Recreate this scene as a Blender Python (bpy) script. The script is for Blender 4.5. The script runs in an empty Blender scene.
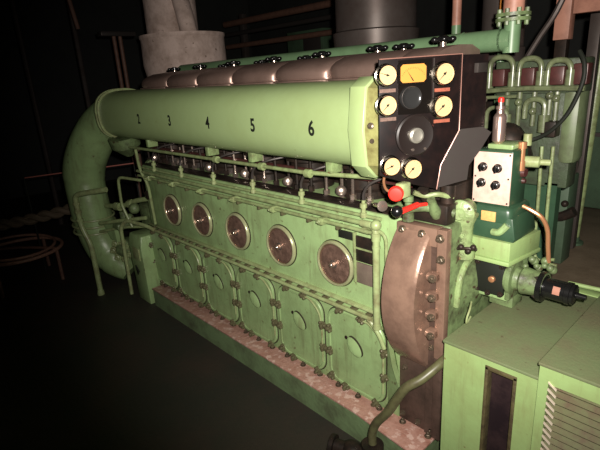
import bpy, bmesh, math, random
from mathutils import Vector, Matrix
random.seed(7)
S = bpy.context.scene
COL = S.collection
PI = math.pi

# ---------------------------------------------------------------- camera
cd = bpy.data.cameras.new('camera'); cam = bpy.data.objects.new('camera', cd); COL.objects.link(cam)
rgt = Vector((0.68375919, 0.72739594, -0.05803885))
up = Vector((-0.18333763, 0.24823468, 0.95119233))
bck = Vector((0.7063007, -0.63974579, 0.30309179))
cam.matrix_world = Matrix(((rgt.x, up.x, bck.x, 0), (rgt.y, up.y, bck.y, 0), (rgt.z, up.z, bck.z, 1.7), (0, 0, 0, 1)))
cd.sensor_width = 36; cd.lens = 28.2; cd.clip_start = 0.05; cd.clip_end = 60
S.camera = cam

# ---------------------------------------------------------------- world, lights, exposure
w = bpy.data.worlds.new('world'); S.world = w; w.use_nodes = True
w.node_tree.nodes['Background'].inputs[0].default_value = (0.6, 0.75, 0.6, 1)
w.node_tree.nodes['Background'].inputs[1].default_value = 0.004
ld = bpy.data.lights.new('flash', 'SPOT'); lo = bpy.data.objects.new('flash', ld); COL.objects.link(lo)
ld.energy = 465; ld.shadow_soft_size = 0.018; ld.color = (1.0, 0.93, 0.85)
ld.spot_size = math.radians(93); ld.spot_blend = 1.0
lo.location = (0.045, 0.045, 1.76)
aim = Vector((-1.12, 1.6, 1.36)) - Vector(lo.location)
lo.rotation_euler = aim.to_track_quat('-Z', 'Y').to_euler()
S.view_settings.view_transform = 'Standard'
try: S.view_settings.look = 'None'
except Exception: pass
S.view_settings.exposure = 0.0; S.view_settings.gamma = 1.0
S.view_settings.use_curve_mapping = False

# ---------------------------------------------------------------- materials
def mat(name, c, rough=0.5, metal=0.0, c2=None, amt=0.5, scale=9.0, bump=0.0, bscale=60.0, spots=None, spot_amt=0.62, coat=0.0, streak=None):
    m = bpy.data.materials.new(name); m.use_nodes = True
    nt = m.node_tree; N = nt.nodes; L = nt.links
    b = N['Principled BSDF']
    b.inputs['Base Color'].default_value = (*c, 1); b.inputs['Roughness'].default_value = rough
    b.inputs['Metallic'].default_value = metal
    if coat: b.inputs['Coat Weight'].default_value = coat; b.inputs['Coat Roughness'].default_value = 0.2
    geo = N.new('ShaderNodeNewGeometry')
    out = None
    if c2:
        n = N.new('ShaderNodeTexNoise'); n.inputs['Scale'].default_value = scale; n.inputs['Detail'].default_value = 6; n.inputs['Roughness'].default_value = 0.65
        L.new(geo.outputs['Position'], n.inputs['Vector'])
        r = N.new('ShaderNodeValToRGB'); r.color_ramp.elements[0].position = 0.42; r.color_ramp.elements[1].position = 0.72
        r.color_ramp.elements[0].color = (0, 0, 0, 1); r.color_ramp.elements[1].color = (amt, amt, amt, 1)
        L.new(n.outputs['Fac'], r.inputs['Fac'])
        mx = N.new('ShaderNodeMix'); mx.data_type = 'RGBA'
        L.new(r.outputs['Color'], mx.inputs[0]); mx.inputs[6].default_value = (*c, 1); mx.inputs[7].default_value = (*c2, 1)
        out = mx.outputs[2]
    if spots:
        n2 = N.new('ShaderNodeTexNoise'); n2.inputs['Scale'].default_value = 28; n2.inputs['Detail'].default_value = 5
        L.new(geo.outputs['Position'], n2.inputs['Vector'])
        r2 = N.new('ShaderNodeValToRGB'); r2.color_ramp.elements[0].position = spot_amt; r2.color_ramp.elements[1].position = spot_amt + 0.08
        L.new(n2.outputs['Fac'], r2.inputs['Fac'])
        m2 = N.new('ShaderNodeMix'); m2.data_type = 'RGBA'
        L.new(r2.outputs['Color'], m2.inputs[0])
        if out: L.new(out, m2.inputs[6])
        else: m2.inputs[6].default_value = (*c, 1)
        m2.inputs[7].default_value = (*spots, 1)
        out = m2.outputs[2]
    if streak:
        mp = N.new('ShaderNodeMapping'); mp.inputs['Scale'].default_value = (22, 22, 2.2)
        L.new(geo.outputs['Position'], mp.inputs['Vector'])
        n3 = N.new('ShaderNodeTexNoise'); n3.inputs['Scale'].default_value = 1; n3.inputs['Detail'].default_value = 5; n3.inputs['Roughness'].default_value = 0.7
        L.new(mp.outputs['Vector'], n3.inputs['Vector'])
        r3 = N.new('ShaderNodeValToRGB'); r3.color_ramp.elements[0].position = 0.52; r3.color_ramp.elements[1].position = 0.78; r3.color_ramp.elements[1].color = (0.75, 0.75, 0.75, 1)
        L.new(n3.outputs['Fac'], r3.inputs['Fac'])
        m3 = N.new('ShaderNodeMix'); m3.data_type = 'RGBA'; L.new(r3.outputs['Color'], m3.inputs[0]); L.new(out, m3.inputs[6]); m3.inputs[7].default_value = (*streak, 1)
        out = m3.outputs[2]
    if out: L.new(out, b.inputs['Base Color'])
    if bump:
        nb = N.new('ShaderNodeTexNoise'); nb.inputs['Scale'].default_value = bscale; nb.inputs['Detail'].default_value = 3
        L.new(geo.outputs['Position'], nb.inputs['Vector'])
        bp = N.new('ShaderNodeBump'); bp.inputs['Strength'].default_value = bump; bp.inputs['Distance'].default_value = 0.01
        L.new(nb.outputs['Fac'], bp.inputs['Height']); L.new(bp.outputs['Normal'], b.inputs['Normal'])
    return m

GREEN = mat('green_paint', (0.265, 0.39, 0.17), 0.34, 0, (0.19, 0.25, 0.11), 0.9, 6, 0.12, 40, (0.12, 0.11, 0.05), 0.66, streak=(0.13, 0.125, 0.06))
GREEN_DRUM = mat('green_paint_manifold', (0.315, 0.42, 0.19), 0.36, 0, (0.28, 0.36, 0.15), 0.7, 3.5, 0.06, 25, (0.16, 0.16, 0.05), 0.74)
GREEN_PIPE = mat('green_pipe_paint', (0.25, 0.32, 0.14), 0.36, 0, (0.11, 0.10, 0.05), 0.8, 22, 0.1, 60)
GREEN_TRIM = mat('green_worn_trim', (0.29, 0.36, 0.165), 0.36, 0, (0.17, 0.15, 0.075), 0.9, 16, 0.1, 60)
GREEN_GRIME = mat('green_grimy', (0.14, 0.20, 0.085), 0.45, 0, (0.04, 0.038, 0.022), 1.0, 16, 0.25, 50, (0.05, 0.035, 0.02), 0.62)
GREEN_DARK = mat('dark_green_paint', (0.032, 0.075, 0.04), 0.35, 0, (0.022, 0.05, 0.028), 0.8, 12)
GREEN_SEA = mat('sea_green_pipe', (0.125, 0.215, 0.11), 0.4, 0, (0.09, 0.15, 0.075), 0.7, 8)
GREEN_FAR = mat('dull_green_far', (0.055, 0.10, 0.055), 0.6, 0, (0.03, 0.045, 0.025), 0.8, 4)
OLIVE_TOP = mat('olive_dusty_top', (0.135, 0.17, 0.08), 0.6, 0, (0.14, 0.12, 0.07), 0.9, 4, 0.15, 90, (0.07, 0.045, 0.025), 0.66)
GEN_FACE = mat('generator_light_green', (0.27, 0.39, 0.15), 0.5, 0, (0.23, 0.29, 0.11), 0.8, 6, 0.08, 40, (0.16, 0.13, 0.05), 0.68, streak=(0.20, 0.22, 0.09))
PINK = mat('pink_primer', (0.43, 0.245, 0.195), 0.55, 0, (0.32, 0.15, 0.11), 1.0, 16, 0.4, 50, (0.56, 0.38, 0.32), 0.55)
PINKPIPE = mat('pink_pipe_paint', (0.42, 0.20, 0.14), 0.5, 0, (0.22, 0.10, 0.07), 0.8, 10)
COPPER = mat('brown_red_cover_paint', (0.29, 0.18, 0.13), 0.25, 0.35, (0.15, 0.09, 0.066), 0.95, 8, 0.12, 30, None)
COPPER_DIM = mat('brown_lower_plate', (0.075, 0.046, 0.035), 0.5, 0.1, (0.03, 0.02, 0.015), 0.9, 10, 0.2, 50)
ROCK = mat('brown_metal_cover', (0.30, 0.20, 0.165), 0.40, 0.6, (0.19, 0.125, 0.10), 0.7, 8)
BLACK = mat('black_paint', (0.007, 0.005, 0.005), 0.42, 0, (0.018, 0.009, 0.008), 0.8, 20)
BLACKM = mat('black_knob', (0.006, 0.006, 0.006), 0.25)
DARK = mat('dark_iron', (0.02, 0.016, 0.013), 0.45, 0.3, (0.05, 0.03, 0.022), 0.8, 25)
DARKRED = mat('dark_red_iron', (0.07, 0.022, 0.02), 0.4, 0.1, (0.03, 0.015, 0.012), 0.7, 20)
GREY = mat('grey_metal_sheet', (0.048, 0.04, 0.037), 0.4, 0.3, (0.05, 0.045, 0.04), 0.7, 18)
STEEL = mat('bright_steel', (0.62, 0.5, 0.42), 0.22, 0.9)
CHROME = mat('polished_rim', (0.8, 0.72, 0.6), 0.15, 1.0)
BOLT = mat('bolt_metal', (0.13, 0.10, 0.07), 0.35, 0.5, (0.06, 0.05, 0.03), 0.8, 60)
NUTG = mat('painted_nut', (0.12, 0.115, 0.06), 0.3, 0.2, (0.07, 0.05, 0.03), 0.9, 60)
GLASSB = mat('brown_window_disc', (0.17, 0.105, 0.08), 0.34, 0.5, (0.34, 0.21, 0.16), 0.85, 26, 0.5, 50)
DIAL = mat('cream_dial', (0.50, 0.36, 0.18), 0.5)
DIALO = mat('orange_dial', (0.52, 0.23, 0.045), 0.45)
RIM = mat('black_gauge_rim', (0.01, 0.008, 0.007), 0.25, 0.4)
INK = mat('black_ink', (0.012, 0.014, 0.010), 0.6)
RED = mat('red_plastic', (0.85, 0.03, 0.02), 0.35)
REDPLATE = mat('dull_red_plate', (0.30, 0.085, 0.05), 0.5, 0, (0.14, 0.05, 0.03), 0.8, 120)
GREYPLATE = mat('dull_brown_plate', (0.16, 0.10, 0.08), 0.5, 0, (0.08, 0.05, 0.04), 0.8, 120)
WHITEP = mat('pale_pink_faceplate', (0.66, 0.48, 0.40), 0.4, 0, (0.48, 0.31, 0.25), 0.7, 30)
YPLATE = mat('yellow_nameplate', (0.62, 0.40, 0.14), 0.4, 0, (0.42, 0.25, 0.1), 0.7, 90)
COPPIPE = mat('copper_pipe', (0.55, 0.26, 0.13), 0.3, 0.6)
LAG = mat('lagging_cloth', (0.62, 0.48, 0.42), 0.85, 0, (0.26, 0.18, 0.14), 0.9, 5, 0.6, 14, (0.14, 0.09, 0.06), 0.66)
DUCT = mat('dark_duct_metal', (0.075, 0.062, 0.056), 0.42, 0.4, (0.05, 0.035, 0.03), 0.8, 6)
ORANGE = mat('orange_pipe_paint', (0.75, 0.28, 0.05), 0.45)
HOSE = mat('olive_brown_hose', (0.10, 0.10, 0.045), 0.4, 0, (0.055, 0.042, 0.025), 0.8, 30)
BROWN = mat('rusty_brown', (0.15, 0.075, 0.05), 0.6, 0, (0.08, 0.04, 0.03), 0.8, 20, 0.2)
BROWNL = mat('light_rusty_brown', (0.30, 0.16, 0.11), 0.6, 0, (0.15, 0.08, 0.06), 0.8, 20)
ROPE = mat('rope_fibre', (0.11, 0.08, 0.05), 0.8)
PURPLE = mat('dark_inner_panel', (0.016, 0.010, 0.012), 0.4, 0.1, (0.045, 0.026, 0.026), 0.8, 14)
RUST = mat('rust_frame', (0.085, 0.07, 0.028), 0.6, 0, (0.03, 0.018, 0.01), 1.0, 22, 0.3)
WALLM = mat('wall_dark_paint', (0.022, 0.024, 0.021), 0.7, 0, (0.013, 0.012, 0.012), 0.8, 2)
PLAT = mat('brown_deck_plate', (0.15, 0.115, 0.075), 0.6, 0, (0.09, 0.065, 0.04), 0.8, 7, 0.2, 60)

def floor_mat():
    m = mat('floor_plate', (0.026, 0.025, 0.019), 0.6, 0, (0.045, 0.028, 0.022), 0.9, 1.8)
    nt = m.node_tree; N = nt.nodes; L = nt.links; b = N['Principled BSDF']
    geo = N.new('ShaderNodeNewGeometry')
    mp = N.new('ShaderNodeMapping'); mp.inputs['Rotation'].default_value[2] = 0.785; mp.inputs['Scale'].default_value = (34, 34, 34)
    L.new(geo.outputs['Position'], mp.inputs['Vector'])
    ck = N.new('ShaderNodeTexChecker'); ck.inputs['Scale'].default_value = 1.0
    L.new(mp.outputs['Vector'], ck.inputs['Vector'])
    nz = N.new('ShaderNodeTexNoise'); nz.inputs['Scale'].default_value = 45
    L.new(geo.outputs['Position'], nz.inputs['Vector'])
    ad = N.new('ShaderNodeMath'); ad.operation = 'ADD'
    L.new(ck.outputs['Fac'], ad.inputs[0]); L.new(nz.outputs['Fac'], ad.inputs[1])
    bp = N.new('ShaderNodeBump'); bp.inputs['Strength'].default_value = 0.3; bp.inputs['Distance'].default_value = 0.004
    L.new(ad.outputs[0], bp.inputs['Height']); L.new(bp.outputs['Normal'], b.inputs['Normal'])
    return m
FLOOR = floor_mat()
GREEN_MID = mat('patchy_green', (0.24, 0.33, 0.14), 0.36, 0, (0.09, 0.085, 0.045), 0.9, 20, 0.3, 60, (0.13, 0.07, 0.03), 0.64)
GASK = mat('dark_oily_gasket', (0.035, 0.03, 0.018), 0.5)
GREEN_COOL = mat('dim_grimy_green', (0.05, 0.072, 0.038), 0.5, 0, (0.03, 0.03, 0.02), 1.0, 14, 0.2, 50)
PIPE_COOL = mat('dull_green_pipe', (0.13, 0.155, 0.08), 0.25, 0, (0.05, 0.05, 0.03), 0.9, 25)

for m_ in (BLACK, RIM, INK, GREY, DARK, DUCT): m_.node_tree.nodes['Principled BSDF'].inputs['Specular IOR Level'].default_value = 0.22
# ---------------------------------------------------------------- mesh builder
def V(*a): return Vector(a)
def frame(d):
    d = Vector(d).normalized()
    a = Vector((0, 0, 1)) if abs(d.z) < 0.9 else Vector((1, 0, 0))
    u = d.cross(a).normalized(); v = d.cross(u).normalized()
    return u, v
class MB:
    def __init__(s): s.bm = bmesh.new()
    def box(s, x0, x1, y0, y1, z0, z1, bev=0.0, seg=2, M=None):
        c = Vector(((x0+x1)/2, (y0+y1)/2, (z0+z1)/2))
        r = bmesh.ops.create_cube(s.bm, size=1.0)
        vs = r['verts']
        for v in vs: v.co = Vector((v.co.x*(x1-x0), v.co.y*(y1-y0), v.co.z*(z1-z0))) + c
        if bev:
            es = list({e for v in vs for e in v.link_edges})
            rr = bmesh.ops.bevel(s.bm, geom=es, offset=bev, segments=seg, affect='EDGES', profile=0.5)
            vs = list({v for f in rr['faces'] for v in f.verts} | {v for v in vs if v.is_valid})
        if M is not None:
            for v in vs: v.co = M @ v.co
        return s
    def rings(s, rings, cap=True, close=False):
        R = [[s.bm.verts.new(p) for p in r] for r in rings]
        n = len(R[0])
        rng = range(len(R)) if close else range(len(R)-1)
        for i in rng:
            a = R[i]; b = R[(i+1) % len(R)]
            for k in range(n):
                try: s.bm.faces.new((a[k], a[(k+1) % n], b[(k+1) % n], b[k]))
                except ValueError: pass
        if cap and not close:
            s.bm.faces.new(list(reversed(R[0]))); s.bm.faces.new(R[-1])
        return s
    def lathe(s, o, d, prof, seg=24, ph=0.0, cap=True):
        """prof: list of (distance along d, radius)"""
        o = Vector(o); d = Vector(d).normalized(); u, v = frame(d)
        rs = []
        for h, r in prof:
            r = max(r, 1e-4)
            rs.append([o + d*h + (u*math.cos(ph+2*PI*k/seg) + v*math.sin(ph+2*PI*k/seg))*r for k in range(seg)])
        return s.rings(rs, cap)
    def cyl(s, p0, p1, r, r2=None, seg=20, ph=0.0):
        p0 = Vector(p0); p1 = Vector(p1); d = p1-p0
        return s.lathe(p0, d, [(0, r), (d.length, r if r2 is None else r2)], seg, ph)
    def hexbolt(s, p, d, r=0.011, h=0.01, stud=True):
        d = Vector(d).normalized(); p = Vector(p)
        s.lathe(p, d, [(0, r*1.35), (h*0.25, r*1.35)], 12)
        s.lathe(p, d, [(h*0.2, r), (h*0.9, r), (h, r*0.85)], 6)
        if stud: s.lathe(p, d, [(h*0.8, r*0.5), (h*1.6, r*0.5), (h*1.7, r*0.4)], 8)
        return s
    def tube(s, pts, r, seg=10, sm=6, closed=False, cap=True):
        P = [Vector(p) for p in pts]
        if sm > 1 and len(P) > 2:
            Q = []; n = len(P)
            rng = range(n) if closed else range(n-1)
            for i in rng:
                if closed: a, b, c, d = P[(i-1) % n], P[i], P[(i+1) % n], P[(i+2) % n]
                else: a, b, c, d = P[max(i-1, 0)], P[i], P[i+1], P[min(i+2, n-1)]
                for k in range(sm):
                    t = k/sm
                    Q.append(0.5*((2*b)+(c-a)*t+(2*a-5*b+4*c-d)*t*t+(-a+3*b-3*c+d)*t**3))
            if not closed: Q.append(P[-1])
            P = Q
        n = len(P); T = []
        for i in range(n):
            if closed: t = P[(i+1) % n]-P[(i-1) % n]
            else: t = P[min(i+1, n-1)]-P[max(i-1, 0)]
            T.append(t.normalized())
        u, v = frame(T[0]); rs = []
        for i in range(n):
            u = (u - T[i]*u.dot(T[i])).normalized(); v = T[i].cross(u)
            rr = r[min(int(i*len(r)/n), len(r)-1)] if isinstance(r, (list, tuple)) else r
            rs.append([P[i] + (u*math.cos(2*PI*k/seg)+v*math.sin(2*PI*k/seg))*rr for k in range(seg)])
        return s.rings(rs, cap, closed)
    def bend(s, pts, r, rad=0.05, seg=10, n=5, cap=True):
        """pipe with rounded corners"""
        P = [Vector(p) for p in pts]; Q = [P[0]]
        for i in range(1, len(P)-1):
            a = (P[i-1]-P[i]); b = (P[i+1]-P[i])
            q = min(rad, a.length*0.48, b.length*0.48)
            A = P[i]+a.normalized()*q; B = P[i]+b.normalized()*q
            for k in range(n+1):
                t = k/n; Q.append(A*(1-t)**2 + P[i]*2*t*(1-t) + B*t*t)
        Q.append(P[-1])
        return s.tube(Q, r, seg, 1, cap=cap)
    def torus(s, c, d, R, r, seg=36, ms=10):
        u, v = frame(d); c = Vector(c)
        return s.tube([c+(u*math.cos(2*PI*k/seg)+v*math.sin(2*PI*k/seg))*R for k in range(seg)], r, ms, 1, True)
    def prism(s, poly, off):
        """poly: list of 3D points in a plane, off: extrusion vector"""
        off = Vector(off); P = [Vector(p) for p in poly]
        return s.rings([P, [p+off for p in P]], True)
    def sphere(s, c, r, sc=(1, 1, 1), seg=14):
        rr = bmesh.ops.create_uvsphere(s.bm, u_segments=seg, v_segments=max(6, seg//2+2), radius=1)
        for v in rr['verts']: v.co = Vector((v.co.x*r*sc[0], v.co.y*r*sc[1], v.co.z*r*sc[2])) + Vector(c)
        return s
    def build(s, name, m, parent=None, bev=0.0, ang=0.6, **kw):
        bm = s.bm
        bmesh.ops.recalc_face_normals(bm, faces=bm.faces[:])
        if bev:
            es = [e for e in bm.edges if e.is_manifold and e.calc_face_angle(0) > 0.8]
            bmesh.ops.bevel(bm, geom=es, offset=bev, segments=2, affect='EDGES', profile=0.5)
        for f in bm.faces: f.smooth = True
        for e in bm.edges:
            if len(e.link_faces) == 2 and e.calc_face_angle(0) > ang: e.smooth = False
        xs = [v.co for v in bm.verts]
        lo = Vector((min(p[i] for p in xs) for i in range(3))); hi = Vector((max(p[i] for p in xs) for i in range(3)))
        o = Vector(((lo.x+hi.x)/2, (lo.y+hi.y)/2, lo.z))
        for v in bm.verts: v.co -= o
        me = bpy.data.meshes.new(name); bm.to_mesh(me); bm.free(); me.materials.append(m)
        ob = bpy.data.objects.new(name, me); COL.objects.link(ob)
        WO[ob] = o
        if parent is not None:
            ob.parent = parent; ob.location = o - WO[parent]
        else: ob.location = o
        for k, v in kw.items(): ob[k] = v
        return ob
WO = {}
def tag(o, label, cat, group=None, kind=None):
    o['label'] = label; o['category'] = cat
    if group: o['group'] = group
    if kind: o['kind'] = kind
    return o
def thing(name, loc, label, cat, group=None):
    o = bpy.data.objects.new(name, None); COL.objects.link(o); o.empty_display_size = 0.1
    o.location = Vector(loc); WO[o] = Vector(loc)
    return tag(o, label, cat, group)
def struct(name, mb, m):
    o = mb.build(name, m); o['kind'] = 'structure'; return o
def kids(o): return [c for c in ALLC if c.parent == o]
def dup(o, off, parent='same'):
    """copy a part with its sub-parts, moved by off"""
    c = o.copy(); COL.objects.link(c); c.location = Vector(o.location) + Vector(off)
    WO[c] = WO[o] + Vector(off)
    if parent != 'same': c.parent = parent; c.location = WO[c] - (WO[parent] if parent else Vector())
    for g in list(o.children):
        d = g.copy(); COL.objects.link(d); d.parent = c; WO[d] = WO[g] + Vector(off)
        for h in list(g.children):
            e = h.copy(); COL.objects.link(e); e.parent = d; WO[e] = WO[h] + Vector(off)
    return c

# ---------------------------------------------------------------- the room
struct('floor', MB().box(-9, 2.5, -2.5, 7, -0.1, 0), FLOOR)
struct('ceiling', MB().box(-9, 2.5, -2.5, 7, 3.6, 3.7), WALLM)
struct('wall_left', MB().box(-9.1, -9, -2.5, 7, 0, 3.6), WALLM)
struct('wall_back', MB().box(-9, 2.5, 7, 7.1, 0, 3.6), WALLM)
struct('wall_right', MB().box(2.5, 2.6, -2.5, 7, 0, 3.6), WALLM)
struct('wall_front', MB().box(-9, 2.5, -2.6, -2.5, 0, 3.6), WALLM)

# ================================================================ THE ENGINE
E = thing('marine_diesel_engine', (-2.1, 2.0, 0), 'long light-green six-cylinder diesel engine with row of round windows along its side', 'engine')
# bed
mb = MB(); mb.prism([(-3.36, 1.42, 0), (-0.9, 1.40, 0), (-0.9, 2.22, 0), (-3.36, 2.22, 0)], (0, 0, 0.142)); mb.build('engine_bed', mat('dirty_bed_green', (0.15, 0.22, 0.105), 0.5, 0, (0.08, 0.09, 0.05), 0.9, 7, 0.2, 50), E)
mb = MB(); mb.prism([(-3.36, 1.412, 0.142), (-1.25, 1.405, 0.142), (-0.88, 1.372, 0.142), (-0.88, 1.55, 0.142), (-3.36, 1.55, 0.142)], (0, 0, 0.012)); mb.build('bed_flange', PINK, E, bev=0.003, label='pink painted top edge of the engine bed')
bb = MB().hexbolt((-3.3, 1.503, 0.154), (0, 0, 1), 0.012, 0.014).build('bed_bolt', BOLT, E)
for i in range(1, 19): dup(bb, (i*0.133, 0, 0))
# crankcase
CX0, CX1 = -3.42, -1.07
mb = MB(); mb.box(CX0, CX1, 1.52, 2.2, 0.15, 1.125, 0.008)
mb.build('crankcase', GREEN, E)
mb = MB(); mb.box(-1.075, -0.87, 1.56, 2.2, 0.15, 1.118, 0.01); mb.build('gear_end_housing', GREEN_GRIME, E)
# lower skirt between doors and gear cover, bulging out
mb = MB(); mb.prism([(-1.135, 1.521, 0.16), (-1.135, 1.521, 0.62), (-1.10, 1.47, 0.58), (-1.075, 1.47, 0.45), (-1.07, 1.521, 0.3), (-1.075, 1.521, 0.16)], (0.0, 0.03, 0)); mb.build('corner_fairing', GREEN, E)
# ledge between windows and doors: two ribs with small clamps
mb = MB(); mb.box(-3.42, -1.19, 1.495, 1.53, 0.655, 0.668, 0.004)
mb.box(-3.42, -1.19, 1.50, 1.53, 0.615, 0.628, 0.004)
mb.tube([(-3.42, 1.487, 0.632), (-2.4, 1.487, 0.632), (-1.30, 1.487, 0.632), (-1.22, 1.487, 0.625), (-1.165, 1.49, 0.57), (-1.14, 1.50, 0.5)], 0.010, 10, 6)
mb.build('ledge_rib', GREEN_TRIM, E)
mb = MB(); mb.box(-3.365, -3.335, 1.490, 1.522, 0.636, 0.650, 0.002); lc = mb.build('ledge_clamp', NUTG, E)
for i in range(1, 24): dup(lc, (i*0.0925, 0, 0))

# portholes (inspection windows)
def porthole(x):
    z = 0.836
    g = MB().lathe((x, 1.515, z), (0, -1, 0), [(0, 0.114), (0.008, 0.114), (0.015, 0.110), (0.017, 0.106), (0.015, 0.101), (0.004, 0.100), (0.0, 0.099)], 56)
    o = g.build('inspection_window', RIMG, E)
    g = MB().lathe((x, 1.5165, z), (0, -1, 0), [(0, 0.100), (0.006, 0.100), (0.009, 0.092), (0.008, 0.07), (0.012, 0.045), (0.012, 0.025), (0.012, 0.001)], 56)
    g.build('window_disc', GLASSB, o, label='brown glossy disc')
    MB().torus((x, 1.508, z), (0, -1, 0), 0.0955, 0.0042, 56, 8).build('retaining_ring', RINGM, o, label='shiny brown inner ring')
    g = MB().lathe((x, 1.505, z), (0, -1, 0), [(0, 0.022), (0.006, 0.022), (0.008, 0.012)], 20)
    g.lathe((x, 1.50, z), (0, -1, 0), [(0, 0.013), (0.014, 0.013), (0.018, 0.010)], 6)
    g.sphere((x+0.004, 1.480, z+0.002), 0.011)
    g.build('centre_nut', STEEL, o, label='shiny steel centre nut')
    MB().lathe((x, 1.5205, z), (0, -1, 0), [(0, 0.118), (0.003, 0.118)], 56).build('window_gasket', GASK, o, label='dark gasket ring')
    return o
RINGM = mat('brown_polished_ring', (0.42, 0.27, 0.19), 0.22, 0.8)
RIMG = mat('worn_green_steel_rim', (0.40, 0.42, 0.24), 0.24, 0.35, (0.30, 0.27, 0.15), 0.8, 20)
ph = porthole(-1.436)
for i in range(1, 5): dup(ph, (-0.3943*i, 0, 0))

# crankcase doors
def door(xc):
    x0, x1, z0, z1 = xc-0.178, xc+0.178, 0.175, 0.600
    r = 0.075
    def outline(d, y):
        P = []
        for cx, cz, a0 in ((x1-r, z1-r, 0), (x0+r, z1-r, 90), (x0+r, z0+r, 180), (x1-r, z0+r, 270)):
            for k in range(7):
                a = math.radians(a0+15*k); P.append(Vector((cx+(r+d)*math.cos(a), y, cz+(r+d)*math.sin(a))))
        return P
    g = MB(); g.rings([outline(0.006, 1.525), outline(0.006, 1.5165), outline(0.0, 1.5165)]); gk = g
    g = MB(); g.rings([outline(0, 1.525), outline(0, 1.508), outline(-0.004, 1.504), outline(-0.014, 1.504), outline(-0.018, 1.508), outline(-0.03, 1.508)])
    o = g.build('crankcase_door', GREEN, E)
    gk.build('gasket', GASK, o, label='dark gasket edge')
    # raised bead pipe at the right hand edge
    g = MB(); g.tube([(x1-0.135, 1.500, z1-0.004), (x1-0.08, 1.500, z1-0.010), (x1-0.025, 1.500, z1-0.055), (x1-0.004, 1.500, z1-0.12), (x1-0.002, 1.500, z1-0.25), (x1-0.004, 1.500, z0+0.08)], 0.0055, 8, 5)
    g.build('edge_bead', GREEN_TRIM, o)
    # recessed handle cup (dark crescent) with a slanted oval grip
    def ell(cx, cz, A, B, y, n=28):
        ca, sa = math.cos(math.radians(-47)), math.sin(math.radians(-47))
        return [Vector((cx+A*math.cos(t)*ca-B*math.sin(t)*sa, y, cz+A*math.cos(t)*sa+B*math.sin(t)*ca)) for t in [2*PI*k/n for k in range(n)]]
    g = MB(); g.rings([ell(xc+0.008, 0.437, 0.057, 0.033, 1.506), ell(xc+0.008, 0.437, 0.057, 0.033, 1.5025), ell(xc+0.008, 0.437, 0.053, 0.029, 1.5025), ell(xc+0.008, 0.437, 0.053, 0.029, 1.5036)]); g.build('handle_recess', GASK, o, label='dark curved recess')
    g = MB(); g.rings([ell(xc+0.000, 0.429, 0.056, 0.033, 1.506), ell(xc+0.000, 0.429, 0.055, 0.032, 1.5005), ell(xc-0.004, 0.425, 0.046, 0.024, 1.496), ell(xc-0.010, 0.419, 0.028, 0.010, 1.490)]); g.build('handle', GREEN, o)
    g = MB().lathe((xc-0.052, 1.506, 0.462), (0, -1, 0), [(0, 0.010), (0.004, 0.009)], 12); g.build('handle_screw', DARK, o)
    kn = []
    for (x, z) in ((xc-0.09, z1+0.002), (xc+0.05, z1+0.002), (x1+0.006, 0.475), (x1+0.006, 0.345), (x1-0.05, z0+0.0), (xc-0.06, z0-0.0), (x0+0.012, 0.475), (x0+0.012, 0.345), (x0+0.02, 0.20)):
        k = MB()
        k.lathe((x, 1.507, z), (0, -1, 0), [(0, 0.018), (0.010, 0.018), (0.014, 0.011), (0.026, 0.011), (0.030, 0.005)], 12)
        for q in range(3):
            a = q*2*PI/3 + x*9
            k.lathe((x+0.017*math.cos(a), 1.505, z+0.017*math.sin(a)), (0, -1, 0), [(0, 0.009), (0.016, 0.009), (0.020, 0.005)], 8)
        k.build('clamp_knob', NUTG, o)
    return o
dr = door(-1.322)
for i in range(1, 6): dup(dr, (-0.3915*i, 0, 0))

# long pipes above the windows
g = MB(); g.tube([(-3.42, 1.478, 1.085), (-1.22, 1.478, 1.085)], 0.011, 10, 1); g.build('fuel_rail_pipe', GREEN_PIPE, E)
g = MB(); g.tube([(-3.42, 1.480, 1.050), (-1.32, 1.480, 1.050), (-1.26, 1.482, 1.048), (-1.22, 1.49, 1.062)], 0.009, 10, 3); g.build('fuel_rail_pipe', GREEN_PIPE, E)
g = MB(); g.tube([(-3.42, 1.497, 1.112), (-1.15, 1.497, 1.112)], 0.008, 10, 1); g.build('fuel_rail_pipe', GREEN_PIPE, E)
g = MB(); x = -3.24
g.box(x-0.016, x+0.016, 1.462, 1.522, 1.032, 1.066, 0.005); g.hexbolt((x, 1.464, 1.05), (0, -1, 0), 0.010, 0.012); rk = g.build('rail_clamp', GREEN_PIPE, E)
for i in range(1, 6): dup(rk, (0.352*i, 0, 0))
g = MB(); x = -3.12; g.box(x-0.007, x+0.007, 1.482, 1.522, 1.020, 1.046, 0.003); rk = g.build('rail_lug', NUTG, E)
for i in range(1, 10): dup(rk, (0.192*i, 0, 0))
# descending pipe at the right of the windows
g = MB(); g.bend([(-1.24, 1.478, 1.085), (-1.163, 1.478, 1.085), (-1.163, 1.478, 0.60)], 0.0155, 0.035, 14)
g.lathe((-1.163, 1.478, 1.02), (0, 0, 1), [(0, 0.02), (0.035, 0.02)], 12); g.lathe((-1.163, 1.478, 0.985), (0, 0, 1), [(0, 0.018), (0.012, 0.018)], 12)
g.sphere((-1.163, 1.478, 1.088), 0.024); g.lathe((-1.163, 1.478, 0.605), (0, 0, 1), [(0, 0.019), (0.02, 0.019)], 12)
g.build('drain_pipe', GREEN_TRIM, E)
g = MB(); g.bend([(-1.22, 1.49, 1.065), (-1.12, 1.49, 1.06), (-1.118, 1.492, 0.80), (-1.118, 1.492, 0.64), (-1.15, 1.50, 0.60)], 0.008, 0.05, 10); g.build('drain_pipe', GREEN_PIPE, E)
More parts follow.
